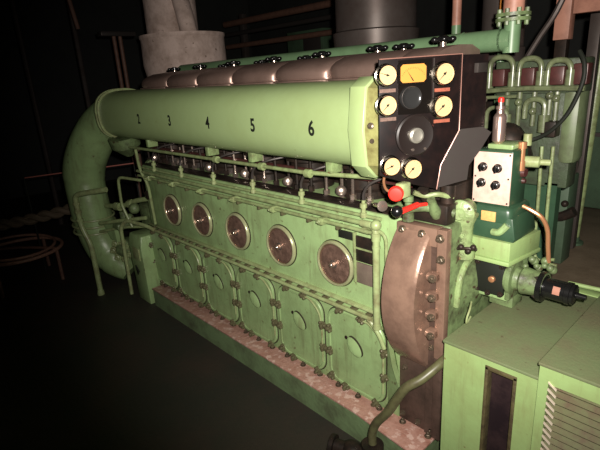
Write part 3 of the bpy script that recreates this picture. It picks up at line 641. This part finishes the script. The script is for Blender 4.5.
for x, z in ((-0.884, 1.370), (-0.750, 1.370), (-0.884, 1.184), (-0.750, 1.184), (-0.882, 1.28), (-0.751, 1.28)):
    MB().lathe((x, 1.750, z), (0, -1, 0), [(0, 0.0038), (0.003, 0.003)], 8).build('screw', DARK, fp)
g = MB(); g.box(-0.842, -0.784, 1.735, 1.743, 1.108, 1.148, 0.001); g.build('nameplate', YPLATE, GV, label='yellowish nameplate')
g = MB(); g.tube([(-0.79, 1.735, 1.068), (-0.76, 1.728, 1.074), (-0.735, 1.735, 1.105)], 0.014, 10, 5); g.build('corner_boss', GREEN, GV)
g = MB(); g.box(-0.855, -0.755, 1.78, 1.90, 1.385, 1.405, 0.006); g.build('top_cover', GREEN, GV)
g = MB(); g.lathe((-0.822, 1.80, 1.395), (0, 0, 1), [(0, 0.006), (0.012, 0.016), (0.02, 0.024), (0.11, 0.024), (0.12, 0.019), (0.125, 0.014), (0.135, 0.013), (0.14, 0.017), (0.15, 0.017), (0.152, 0.010), (0.165, 0.010)], 28); o = g.build('oil_cup', mat('pinkish_steel', (0.62, 0.44, 0.38), 0.25, 0.85), GV, label='shiny steel cylinder')
g = MB(); g.lathe((-0.822, 1.80, 1.560), (0, 0, 1), [(0, 0.011), (0.014, 0.011), (0.018, 0.007)], 14); g.build('cup_cap', RED, o, label='small red cap')
g = MB(); g.cyl((-0.745, 1.84, 1.33), (-0.745, 1.84, 1.385), 0.012); g.cyl((-0.745, 1.84, 1.385), (-0.745, 1.84, 1.41), 0.016); g.cyl((-0.745, 1.84, 1.30), (-0.745, 1.84, 1.335), 0.015); g.build('sight_tube', COPPIPE, GV)
g = MB(); g.lathe((-0.742, 1.87, 1.33), (1, 0.2, 0), [(0, 0.022), (0.05, 0.022), (0.055, 0.012), (0.09, 0.012)], 14); g.cyl((-0.76, 1.92, 1.385), (-0.76, 1.92, 1.43), 0.016); g.build('side_stub', GREEN_TRIM, GV)
g = MB(); g.lathe((-0.742, 1.85, 1.29), (1, -0.1, 0), [(0, 0.02), (0.015, 0.016)], 12); g.lathe((-0.742, 1.86, 1.255), (1, -0.1, 0), [(0, 0.012), (0.012, 0.008)], 12); g.build('side_plug', DARKRED, GV)
g = MB(); g.tube([(-0.725, 1.84, 1.16), (-0.69, 1.845, 1.145), (-0.655, 1.855, 1.12), (-0.635, 1.87, 1.07), (-0.63, 1.88, 1.00), (-0.625, 1.89, 0.93)], 0.0085, 10, 8); g.build('copper_tube', COPPIPE, GV, label='bent copper pipe')

GV.location.x += 0.004
# pump and black motor
PM = thing('drive_pump', (-0.66, 1.85, 0.712), 'green pump with square black cover and round black motor over the generator top', 'pump')
g = MB(); g.box(-0.878, -0.722, 1.775, 1.96, 0.762, 0.938, 0.010); g.build('pump_body', GREEN, PM)
g = MB(); g.box(-0.862, -0.736, 1.758, 1.776, 0.785, 0.930, 0.012); o = g.build('square_cover', INK, PM, label='square black cover')
for x, z in ((-0.85, 0.92), (-0.748, 0.92), (-0.85, 0.797), (-0.748, 0.797), (-0.80, 0.79)): MB().hexbolt((x, 1.758, z), (0, -1, 0), 0.009, 0.01).build('cover_bolt', DARK, o)
MB().lathe((-0.785, 1.758, 0.857), (0, -1, 0), [(0, 0.014), (0.010, 0.013), (0.013, 0.008)], 16).build('cover_plug', COPPIPE, o)
g = MB(); g.lathe((-0.735, 1.80, 0.868), (1, 0, 0), [(0, 0.06), (0.012, 0.06), (0.014, 0.074), (0.03, 0.074), (0.032, 0.050), (0.05, 0.046), (0.06, 0.056), (0.085, 0.052), (0.13, 0.047), (0.135, 0.052), (0.142, 0.052)], 30); g.box(-0.725, -0.705, 1.745, 1.86, 0.785, 0.93, 0.006); g.build('coupling_housing', GREEN_GRIME, PM)
g = MB(); g.lathe((-0.612, 1.80, 0.862), (1, 0, 0), [(0, 0.060), (0.018, 0.060), (0.020, 0.040)], 28); g.lathe((-0.60, 1.80, 0.862), (1, 0, 0), [(0, 0.040), (0.082, 0.040), (0.084, 0.043), (0.100, 0.043), (0.102, 0.039), (0.112, 0.039), (0.115, 0.034), (0.116, 0.012), (0.15, 0.010)], 28); o = g.build('motor', BLACKM, PM, label='round black motor')
g = MB()
n = 8; rs = []
for xx in (-0.555, -0.530): rs.append([Vector((xx, 1.80-0.0412*math.cos(a), 0.862+0.0412*math.sin(a))) for a in [math.radians(-2+44*k/n) for k in range(n+1)]] + [Vector((xx, 1.80-0.039*math.cos(a), 0.862+0.039*math.sin(a))) for a in [math.radians(42-44*k/n) for k in range(n+1)]])
g.rings(rs); g.build('motor_label', mat('faded_pink_label', (0.38, 0.18, 0.13), 0.35), o, label='faded pink label')
for a in (0.6, 2.2, 3.8, 5.4): MB().hexbolt((-0.612, 1.80+0.052*math.cos(a), 0.862+0.052*math.sin(a)), (-1, 0, 0), 0.007, 0.008).build('motor_bolt', DARK, o)
g = MB(); g.box(-0.82, -0.72, 1.82, 1.92, 0.717, 0.77, 0.004); g.build('pump_foot', GREEN_GRIME, PM)
g = MB()
for k in range(9):
    g.sphere((-0.70+0.012*k+0.006*(k % 2), 1.87+0.012*(k % 3), 0.90+0.01*((k*7) % 4)), 0.012+0.003*(k % 3), seg=10)
g.build('hose_joint', GREEN_GRIME, PM)

# ================================================================ GENERATOR
GE = thing('generator', (-0.35, 1.85, 0), 'light green box-shaped generator casing with a dark slot and a louvred grille', 'generator')
def wall_with_hole(g, x0, x1, z0, z1, hx0, hx1, hz0, hz1, y, t):
    g.box(x0, hx0, y, y+t, z0, z1); g.box(hx1, x1, y, y+t, z0, z1)
    g.box(hx0, hx1, y, y+t, hz1, z1)
    if hz0 > z0: g.box(hx0, hx1, y, y+t, z0, hz0)
g = MB(); wall_with_hole(g, -0.803, -0.452, 0, 0.704, -0.635, -0.532, 0.10, 0.672, 1.430, 0.02); g.box(-0.803, -0.783, 1.45, 2.22, 0, 0.704); g.box(-0.803, -0.47, 2.20, 2.22, 0, 0.704); g.build('near_casing', GEN_FACE, GE)
g = MB(); g.box(-0.808, -0.456, 1.424, 2.225, 0.704, 0.716, 0.003); g.build('casing_top', OLIVE_TOP, GE, label='dusty olive top')
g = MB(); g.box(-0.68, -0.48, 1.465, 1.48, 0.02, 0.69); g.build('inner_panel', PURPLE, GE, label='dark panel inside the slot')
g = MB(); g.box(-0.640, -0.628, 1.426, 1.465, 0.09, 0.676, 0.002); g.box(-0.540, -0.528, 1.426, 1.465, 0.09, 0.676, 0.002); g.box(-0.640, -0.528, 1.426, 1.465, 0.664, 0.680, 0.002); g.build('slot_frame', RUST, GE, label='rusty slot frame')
g = MB(); wall_with_hole(g, -0.455, 0.25, 0, 0.774, -0.425, 0.20, 0.10, 0.716, 1.410, 0.02); g.box(-0.455, -0.435, 1.43, 2.22, 0, 0.774); g.box(0.23, 0.25, 1.43, 2.22, 0, 0.774); g.box(-0.47, 0.25, 2.20, 2.22, 0, 0.774); g.build('louvre_casing', GEN_FACE, GE)
g = MB(); g.box(-0.459, 0.255, 1.404, 2.225, 0.774, 0.786, 0.003); g.build('louvre_casing_top', OLIVE_TOP, GE, label='dusty olive top')
g = MB(); g.box(-0.45, 0.22, 1.445, 1.46, 0.08, 0.72); g.build('grille_backing', mat('grille_brown_green', (0.10, 0.095, 0.04), 0.6, 0, (0.04, 0.045, 0.02), 0.9, 40), GE)
g = MB()
nl = 23
for k in range(nl):
    z = 0.712 - k*0.026
    g.prism([(-0.423, 1.416, z-0.010), (-0.423, 1.442, z+0.009), (-0.423, 1.439, z+0.013), (-0.423, 1.413, z-0.006)], (0.621, 0, 0))
g.build('louvre_slat', mat('louvre_metal', (0.12, 0.125, 0.055), 0.5, 0.1, (0.10, 0.05, 0.035), 0.9, 18), GE)
g = MB()
for k in range(nl):
    z = 0.712 - k*0.026
    g.prism([(-0.424, 1.405, z+0.010), (-0.424, 1.412, z+0.010), (-0.398, 1.412, z-0.010), (-0.398, 1.405, z-0.010)], (0, 0, 0.0055))
g.build('louvre_tips', mat('bright_louvre_tips', (0.85, 0.74, 0.58), 0.3, 0.4), GE, label='shiny bent slat ends')
g = MB(); g.box(-0.72, 0.20, 2.14, 2.20, 0.716, 0.722, 0.002); g.tube([(-0.62, 2.17, 0.74), (0.1, 2.17, 0.765)], 0.009, 8, 1); g.build('rear_ridge', GEN_FACE, GE)

# front hose from generator to the bed valve
g = MB(); g.tube([(-0.826, 1.53, 0.60), (-0.838, 1.45, 0.575), (-0.872, 1.385, 0.53), (-0.915, 1.35, 0.490), (-0.955, 1.345, 0.42), (-1.00, 1.34, 0.33), (-1.06, 1.34, 0.24), (-1.085, 1.34, 0.17), (-1.085, 1.34, 0.115)], 0.019, 14, 8)
hs = g.build('drain_hose', HOSE, None); tag(hs, 'olive-brown hose running down from generator corner past the brown cover to the floor', 'hose')
VT = thing('floor_valve', (-1.13, 1.30, 0), 'dark grimy valve body on the floor at the foot of the hose', 'valve')
g = MB(); g.lathe((-1.085, 1.34, 0.0), (0, 0, 1), [(0, 0.06), (0.02, 0.06), (0.025, 0.035), (0.08, 0.035), (0.085, 0.05), (0.11, 0.05)], 20); g.sphere((-1.17, 1.30, 0.045), 0.05, (1.2, 1, 0.9)); g.cyl((-1.25, 1.27, 0.045), (-1.08, 1.33, 0.045), 0.033); g.build('valve_body', DARK, VT)
g = MB(); g.lathe((-1.26, 1.265, 0.045), (-1, -0.35, 0), [(-0.01, 0.05), (0.01, 0.05)], 16); g.build('valve_flange', DARK, VT)

# ================================================================ LEFT END: elbow pipe and auxiliaries
EL = thing('intake_elbow_pipe', (-4.2, 1.38, 0), 'thick green elbow pipe curving down from the far end of the engine', 'pipe')
g = MB(); g.tube([(-3.75, 1.583, 1.490), (-3.88, 1.57, 1.475), (-4.05, 1.50, 1.38), (-4.17, 1.41, 1.20), (-4.25, 1.36, 1.0), (-4.24, 1.35, 0.75), (-4.22, 1.36, 0.52), (-4.18, 1.39, 0.34), (-4.09, 1.44, 0.19), (-3.99, 1.50, 0.085)], [0.178]*8+[0.170]*22+[0.165]*24+[0.155, 0.15, 0.142, 0.134, 0.126, 0.118, 0.11, 0.102, 0.094, 0.086, 0.08], 32, 8); g.build('elbow_tube', GREEN, EL)
g = MB()
for z in (0.62, 0.56, 0.50): g.torus((-4.225, 1.355, z), (0.05, 0, 1), 0.176, 0.010, 32, 8)
g.build('clamp_band', GREEN_TRIM, EL)
g = MB(); g.bend([(-3.72, 1.33, 0.93), (-3.90, 1.22, 0.90), (-3.99, 1.17, 0.88), (-3.99, 1.17, 0.62), (-3.93, 1.20, 0.45), (-3.93, 1.20, 0.02)], 0.022, 0.06, 12)
g.lathe((-3.93, 1.20, 0.0), (0, 0, 1), [(0, 0.03), (0.02, 0.03), (0.05, 0.022)], 12)
for z in (0.80, 0.73, 0.66): g.lathe((-3.99, 1.17, z), (0, 0, 1), [(0, 0.03), (0.02, 0.03)], 10)
o = g.build('side_drain_pipe', GREEN_TRIM, None); tag(o, 'thin green bent pipe standing in front of the thick elbow pipe', 'pipe')
g = MB(); g.bend([(-3.42, 1.49, 1.01), (-3.62, 1.40, 1.03), (-3.64, 1.40, 0.80), (-3.58, 1.43, 0.62)], 0.011, 0.05, 10); o = g.build('small_bore_pipe', GREEN_PIPE, None); tag(o, 'thin pale green pipe bent square at the far end of the engine', 'pipe')
# auxiliary pump cluster
AU = thing('auxiliary_pump', (-3.85, 1.6, 0), 'grimy green pump with cluster of nuts beside the far engine pedestal', 'pump')
g = MB(); g.lathe((-3.87, 1.44, 0.36), (0.6, -0.8, 0), [(-0.10, 0.08), (0, 0.095), (0.02, 0.095), (0.03, 0.06), (0.05, 0.045), (0.06, 0.02)], 24); g.box(-3.98, -3.72, 1.55, 1.85, 0.0, 0.30, 0.02); g.box(-3.80, -3.60, 1.60, 1.80, 0.30, 0.75, 0.02); g.build('pump_casing', GREEN_GRIME, AU)
for k in range(7):
    a = k*2*PI/7; u, v = frame((0.6, -0.8, 0)); p = Vector((-3.855, 1.42, 0.36)) + (u*math.cos(a)+v*math.sin(a))*0.08
    MB().hexbolt(p, (0.6, -0.8, 0), 0.024, 0.028).build('casing_nut', GREEN_TRIM, AU)
g = MB(); g.bend([(-3.98, 1.40, 0.74), (-3.75, 1.45, 0.76), (-3.60, 1.50, 0.82), (-3.44, 1.55, 0.85)], 0.02, 0.06, 12); g.bend([(-3.92, 1.30, 0.62), (-3.70, 1.40, 0.66), (-3.46, 1.50, 0.70)], 0.016, 0.06, 12); g.bend([(-3.95, 1.30, 0.54), (-3.70, 1.42, 0.60), (-3.50, 1.5, 0.62)], 0.012, 0.06, 12)
g.lathe((-3.80, 1.43, 0.755), (1, 0.2, 0), [(-0.03, 0.034), (0.03, 0.034)], 12); g.lathe((-3.66, 1.48, 0.79), (1, 0.2, 0.2), [(-0.02, 0.034), (0.03, 0.034)], 8); g.build('feed_pipe', GREEN_PIPE, AU)
g = MB(); g.box(-3.88, -3.70, 1.36, 1.5, 0.58, 0.63, 0.01); g.cyl((-3.74, 1.44, 0.58), (-3.74, 1.44, 0.72), 0.03); g.sphere((-3.60, 1.48, 0.76), 0.045); g.sphere((-3.65, 1.45, 0.68), 0.035); g.build('valve_block', GREEN_GRIME, AU)
g = MB(); g.prism([(-3.92, 1.33, 0.60), (-3.80, 1.36, 0.62), (-3.83, 1.38, 0.45), (-3.90, 1.36, 0.47)], (0.01, 0.03, 0)); g.build('bracket_plate', GREEN, AU)
# pedestal
PD = thing('pedestal', (-3.55, 1.5, 0), 'tapered green pedestal with handrail hoop left of the engine bed', 'pedestal')
g = MB(); g.rings([[Vector(p) for p in ((-3.60, 1.40, 0), (-3.40, 1.40, 0), (-3.40, 1.64, 0), (-3.60, 1.64, 0))], [Vector(p) for p in ((-3.68, 1.41, 0.47), (-3.44, 1.41, 0.47), (-3.44, 1.66, 0.47), (-3.68, 1.66, 0.47))], [Vector(p) for p in ((-3.66, 1.43, 0.56), (-3.45, 1.43, 0.56), (-3.45, 1.64, 0.56), (-3.66, 1.64, 0.56))]]); g.build('pedestal_body', GREEN, PD, bev=0.008)
g = MB(); g.box(-3.585, -3.47, 1.398, 1.41, 0.36, 0.46, 0.002); g.build('pedestal_plate', GREEN_TRIM, PD)
g = MB(); g.prism([(-3.575, 1.395, 0.30), (-3.52, 1.395, 0.255), (-3.535, 1.395, 0.25), (-3.555, 1.395, 0.22)], (0, 0.012, 0)); g.build('pedestal_mark', INK, PD)
g = MB(); g.bend([(-3.66, 1.36, 0.03), (-3.67, 1.37, 0.62), (-3.60, 1.40, 0.68), (-3.38, 1.46, 0.66), (-3.30, 1.48, 0.64)], 0.015, 0.09, 12); g.build('hoop_rail', GREEN_TRIM, PD)

# ================================================================ BEHIND THE ENGINE
MP = thing('header_pipe', (-2.0, 2.12, 1.79), 'long thick sea-green pipe running behind the engine top to a tee', 'pipe')
g = MB(); g.tube([(-3.75, 2.16, 1.795), (-3.0, 2.16, 1.795), (-1.3, 2.16, 1.795), (-0.99, 2.16, 1.795)], 0.047, 20, 1); g.lathe((-1.18, 2.16, 1.795), (1, 0, 0), [(0, 0.049), (0.004, 0.049)], 20); g.build('main_run', GREEN_SEA, MP)
g = MB(); g.cyl((-0.955, 2.16, 1.74), (-0.955, 2.16, 1.87), 0.034); g.cyl((-1.0, 2.16, 1.795), (-0.95, 2.16, 1.795), 0.047); g.build('tee', GREEN_SEA, MP)
g = MB(); g.lathe((-0.955, 2.16, 1.865), (0, 0, 1), [(0, 0.07), (0.014, 0.07)], 24); g.lathe((-0.955, 2.16, 1.885), (0, 0, 1), [(0, 0.07), (0.014, 0.07)], 24)
for k in range(8):
    a = k*PI/4; g.cyl((-0.955+0.058*math.cos(a), 2.16+0.058*math.sin(a), 1.85), (-0.955+0.058*math.cos(a), 2.16+0.058*math.sin(a), 1.915), 0.009, seg=6)
g.build('tee_flange', GREEN_GRIME, MP)
g = MB(); g.cyl((-0.955, 2.16, 1.898), (-0.955, 2.16, 3.6), 0.042); g.build('riser', PINKPIPE, MP, label='pink vertical pipe')
g = MB(); g.tube([(-1.27, 3.1, 1.72), (-1.20, 3.1, 1.84), (-1.12, 3.1, 1.97), (-1.03, 3.1, 2.2)], 0.018, 8, 5); o = g.build('loose_cable', DUCT, None); tag(o, 'dark cable sloping up right of the pink riser pipe', 'cable')
RP = thing('vertical_pipe', (-1.50, 2.66, 0), 'vertical pipe, pink above and green below, behind the gauge panel', 'pipe')
g = MB(); g.cyl((-1.50, 2.66, 1.92), (-1.50, 2.66, 3.6), 0.025); g.build('upper_length', PINKPIPE, RP); g = MB(); g.cyl((-1.50, 2.66, 1.75), (-1.50, 2.66, 1.92), 0.026); g.cyl((-1.50, 2.66, 0), (-1.50, 2.66, 1.75), 0.026); g.build('lower_length', GREEN_SEA, RP)
RP = thing('vertical_pipe', (-1.20, 2.6, 0), 'vertical pipe, orange above and green below, left of the pink riser', 'pipe')
g = MB(); g.cyl((-1.20, 2.6, 1.895), (-1.20, 2.6, 3.6), 0.022); g.build('upper_length', ORANGE, RP, label='orange upper length'); g = MB(); g.cyl((-1.20, 2.6, 1.82), (-1.20, 2.6, 1.895), 0.028); g.cyl((-1.20, 2.6, 0), (-1.20, 2.6, 1.82), 0.02); g.build('lower_length', GREEN_SEA, RP)

EX = thing('exhaust_trunk', (-4.45, 2.9, 0), 'wide exhaust trunk wrapped in dirty pinkish cloth behind the far engine top', 'exhaust trunk')
g = MB(); g.lathe((-4.45, 2.75, 1.70), (0, 0, 1), [(0, 0.34), (0.06, 0.41), (0.20, 0.435), (0.45, 0.43), (0.465, 0.44), (0.49, 0.44), (0.495, 0.3)], 40)
g.build('wrapped_base', LAG, EX)
g = MB(); g.tube([(-4.55, 2.70, 2.15), (-4.54, 2.70, 2.6), (-4.52, 2.70, 3.6)], 0.265, 32, 3); g.build('wrapped_stack', LAG, EX)
g = MB(); g.tube([(-4.14, 2.66, 2.08), (-4.20, 2.66, 2.34), (-4.34, 2.68, 2.62)], 0.085, 20, 4); g.build('branch_pipe', LAG, EX)
g = MB(); g.cyl((-4.45, 2.75, 0), (-4.45, 2.75, 1.72), 0.30); g.build('trunk_leg', DUCT, EX)
EX.location.x -= 0.24; EX.location.z -= 0.02
def duct(x, y, r, z0, z1, label):
    t = thing('uptake_duct', (x, y, 0), label, 'duct')
    g = MB(); g.cyl((x, y, z0+0.03), (x, y, z1), r, seg=40); g.build('duct_tube', DUCT, t)
    g = MB(); g.lathe((x, y, z0-0.02), (0, 0, 1), [(0, r*1.05), (0.10, r*1.08), (0.11, r)], 40); g.build('duct_collar', DUCT, t)
    g = MB(); g.cyl((x, y, 0), (x, y, z0), r*0.8); g.build('duct_base', DARK, t)
duct(-2.15, 2.75, 0.27, 1.87, 3.6, 'wide dark metal duct rising behind the handwheels left of the panel')
duct(-1.36, 2.95, 0.12, 1.7, 3.6, 'narrow dark smooth duct above the gauge panel')

# pink frame posts, top right
PF = thing('pink_frame', (-1.05, 3.25, 0), 'faded pink steel frame with posts and crossbeam at top right', 'frame')
g = MB(); g.box(-1.155, -1.07, 3.17, 3.25, 1.81, 3.6, 0.004); g.build('post', PINKPIPE, PF)
g = MB(); g.box(-1.145, -1.08, 3.18, 3.24, 0.505, 1.81, 0.004); g.build('post', DARK, PF)
g = MB(); g.box(-1.06, 0.2, 3.17, 3.25, 1.945, 2.02, 0.004); g.build('crossbeam', PINKPIPE, PF)
g = MB(); g.box(-0.99, -0.93, 3.25, 3.31, 0.505, 1.94, 0.004); g.build('post', DUCT, PF)
# leaning green pole on platform
g = MB(); g.box(-1.25, 0.4, 2.24, 5.2, 0.42, 0.50, 0.004)
g.box(-1.2, -1.1, 2.3, 2.4, 0, 0.42); g.box(0.2, 0.3, 2.3, 2.4, 0, 0.42); g.box(-1.2, -1.1, 5.0, 5.1, 0, 0.42); g.box(0.2, 0.3, 5.0, 5.1, 0, 0.42)
o = g.build('raised_platform', PLAT); tag(o, 'low brownish raised deck plate behind the generator', 'platform')
PO = thing('stanchion', (-0.97, 3.385, 0.50), 'pale green vertical pole at the right edge behind the generator', 'pole')
g = MB(); g.cyl((-0.97, 3.385, 0.515), (-0.90, 3.385, 3.6), 0.03, seg=16); g.build('pole', GREEN_PIPE, PO); g = MB(); g.lathe((-0.97, 3.385, 0.50), (0, 0, 1), [(0, 0.06), (0.015, 0.06), (0.02, 0.035), (0.05, 0.035)], 16); g.build('foot_flange', GREEN_FAR, PO)
# vertical conduit
g = MB(); g.tube([(-0.842, 2.31, 1.32), (-0.835, 2.31, 1.04), (-0.83, 2.31, 0.80), (-0.79, 2.31, 0.755), (-0.72, 2.31, 0.75)], 0.008, 8, 5); g.tube([(-0.80, 2.33, 1.32), (-0.79, 2.33, 0.82), (-0.74, 2.33, 0.77)], 0.008, 8, 5); g.build('conduit_pipe', GREEN_PIPE, CB)
# back-right green tanks
TK = thing('green_tank', (-1.5, 4.6, 0), 'dim dark green tank with flat front behind the pole at right', 'tank')
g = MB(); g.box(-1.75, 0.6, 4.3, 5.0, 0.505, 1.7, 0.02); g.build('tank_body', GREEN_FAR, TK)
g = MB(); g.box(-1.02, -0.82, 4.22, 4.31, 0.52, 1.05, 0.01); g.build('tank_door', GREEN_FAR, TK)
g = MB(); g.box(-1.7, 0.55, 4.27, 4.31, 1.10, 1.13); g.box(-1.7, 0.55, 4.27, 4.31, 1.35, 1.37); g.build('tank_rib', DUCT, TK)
EM = thing('fan_motor', (-0.97, 2.92, 0.50), 'round dark motor with painted pink reflection behind the governor', 'motor')
g = MB(); g.lathe((-0.98, 2.92, 1.115), (0.25, -1, 0.1), [(-0.25, 0.08), (-0.22, 0.11), (0, 0.115), (0.01, 0.105), (0.0, 0.06), (0.02, 0.03)], 30); g.build('motor_shell', DUCT, EM)
g = MB(); g.cyl((-1.02, 2.82, 1.09), (-1.03, 2.74, 1.085), 0.028); g.build('reflection_stub', PINKPIPE, EM, label='pink stub painted as a reflection')  # pink reflection on the motor face, put in as a coloured stub
g = MB(); g.box(-1.06, -0.90, 2.95, 3.10, 0.50, 1.05, 0.01); g.build('motor_stand', GREEN_FAR, EM)
g = MB(); g.tube([(-1.05, 2.95, 0.85), (-0.95, 2.95, 0.80), (-0.86, 2.95, 0.85)], 0.03, 10, 5); g.sphere((-0.90, 2.9, 0.9), 0.02); g.build('junction', DARK, EM)

# ---------------------------------------------------------------- far left / mid background
CO = thing('pillar', (-5.5, 2.39, 0), 'dim brown pillar with a flat capital left of the wrapped trunk', 'pillar')
g = MB(); g.cyl((-5.5, 2.36, 0), (-5.5, 2.36, 2.23), 0.022); g.cyl((-5.5, 2.43, 0), (-5.5, 2.43, 2.23), 0.022); g.build('pillar_post', BROWN, CO)
g = MB(); g.box(-5.56, -5.44, 2.20, 2.60, 2.23, 2.28, 0.01); g.build('capital', GREY, CO)
g = MB(); g.cyl((-5.5, 1.95, 2.60), (-5.5, 1.99, 2.30), 0.022, seg=10); o = g.build('hanging_pipe', BROWN); tag(o, 'short rusty sloping pipe in the upper left dark', 'pipe')
for x, y, z0, z1, lb in ((-6.2, 2.2, 0, 3.6, 'faint dark vertical pipe nearest the rusty sloping one'), (-6.6, 1.7, 0, 3.6, 'faint dark vertical pipe at far upper left')):
    g = MB(); g.cyl((x, y, z0), (x, y, z1), 0.03, seg=10); o = g.build('vertical_pipe', DUCT); tag(o, lb, 'pipe')
for (x0, x1, y, z, r, m, lb) in ((-7.4, -3.9, 5.2, 2.62, 0.05, BROWN, 'topmost dim brown pipe crossing the background between trunk and duct'), (-7.4, -3.9, 5.2, 2.45, 0.035, GREY, 'middle dim grey pipe crossing the background between trunk and duct'), (-7.4, -3.9, 5.2, 2.25, 0.04, BROWN, 'lowest dim brown pipe crossing the background between trunk and duct')):
    g = MB(); g.cyl((x0, 5.263-r, z), (x1, 5.263-r, z), r, seg=12); o = g.build('cross_pipe', m); tag(o, lb, 'pipe')
TB = thing('switch_cabinet', (-5.55, 5.6, 0), 'dim green cabinet in the background behind the engine top', 'cabinet')
g = MB(); g.box(-6.0, -5.2, 5.4, 5.8, 0, 2.35, 0.01); g.build('cabinet_body', GREEN_FAR, TB)
g = MB(); g.box(-5.62, -5.25, 5.385, 5.40, 1.2, 2.3, 0.004); g.build('cabinet_door', GREY, TB)
for x in (-4.7, -7.0):
    g = MB(); g.box(x-0.05, x+0.05, 5.26, 5.36, 0, 2.75, 0.01); o = g.build('rack_upright', DUCT); tag(o, 'dim dark rack upright ' + ('beside the wide dark duct' if x > -5 else 'close to the wrapped trunk'), 'rack')

# ring stand, rope, line on the left
RS = thing('ring_stand', (-4.83, 0.84, 0), 'rusty brown ring-shaped stand on short legs on the dark floor at left', 'stand')
g = MB(); g.torus((-4.83, 0.84, 0.30), (0, 0, 1), 0.36, 0.016, 48, 10); g.build('top_ring', BROWNL, RS)
g = MB(); g.torus((-4.86, 0.82, 0.335), (0.06, 0.03, 1), 0.33, 0.013, 48, 10); g.build('inner_ring', BROWNL, RS)
g = MB(); g.tube([(-4.60, 1.10, 0.30), (-4.9, 0.85, 0.31), (-5.1, 0.62, 0.30)], 0.014, 8, 3); g.build('cross_bar', BROWN, RS)
for a in (0.75, 2.3, 3.9, 5.5):
    x = -4.83+0.36*math.cos(a); y = 0.84+0.36*math.sin(a)
    g = MB(); g.cyl((x, y, 0), (x, y, 0.295), 0.016, seg=10); g.build('leg', BROWN, RS)
RO = MB()
p0 = Vector((-5.1, 0.30, 0.56)); p1 = Vector((-4.62, 1.60, 0.66)); dd = (p1-p0); L = dd.length; d = dd.normalized(); u, v = frame(d)
for s in (0, PI):
    RO.tube([p0+d*(L*k/90)+(u*math.cos(s+k*0.42)+v*math.sin(s+k*0.42))*0.026 + Vector((0, 0, -0.05*math.sin(PI*k/90))) for k in range(91)], 0.03, 8, 1)
o = RO.build('twisted_rope', ROPE); tag(o, 'thick twisted brown rope hanging level behind the elbow pipe', 'rope')
ST = thing('rope_post', (-5.1, 0.30, 0), 'thin dark post carrying the thick rope at far left', 'post')
g = MB(); g.cyl((-5.1, 0.28, 0.0), (-5.1, 0.28, 0.60), 0.02, seg=10); g.build('post_tube', DUCT, ST); g = MB(); g.lathe((-5.1, 0.28, 0.0), (0, 0, 1), [(0, 0.1), (0.01, 0.1)], 20); g.build('post_base', DUCT, ST)
RR = thing('thin_rail', (-4.7, 1.47, 0), 'thin reddish rail in the dark left of the elbow pipe', 'rail')
MB().cyl((-4.9, 1.033, 0.943), (-4.5, 1.92, 0.972), 0.006, seg=8).build('rail_rod', mat('red_brown_rod', (0.40, 0.13, 0.10), 0.5), RR)
for x, y in ((-4.9, 1.033), (-4.5, 1.92)): MB().cyl((x, y, 0), (x, y, 0.95), 0.008, seg=8).build('rail_post', INK, RR)
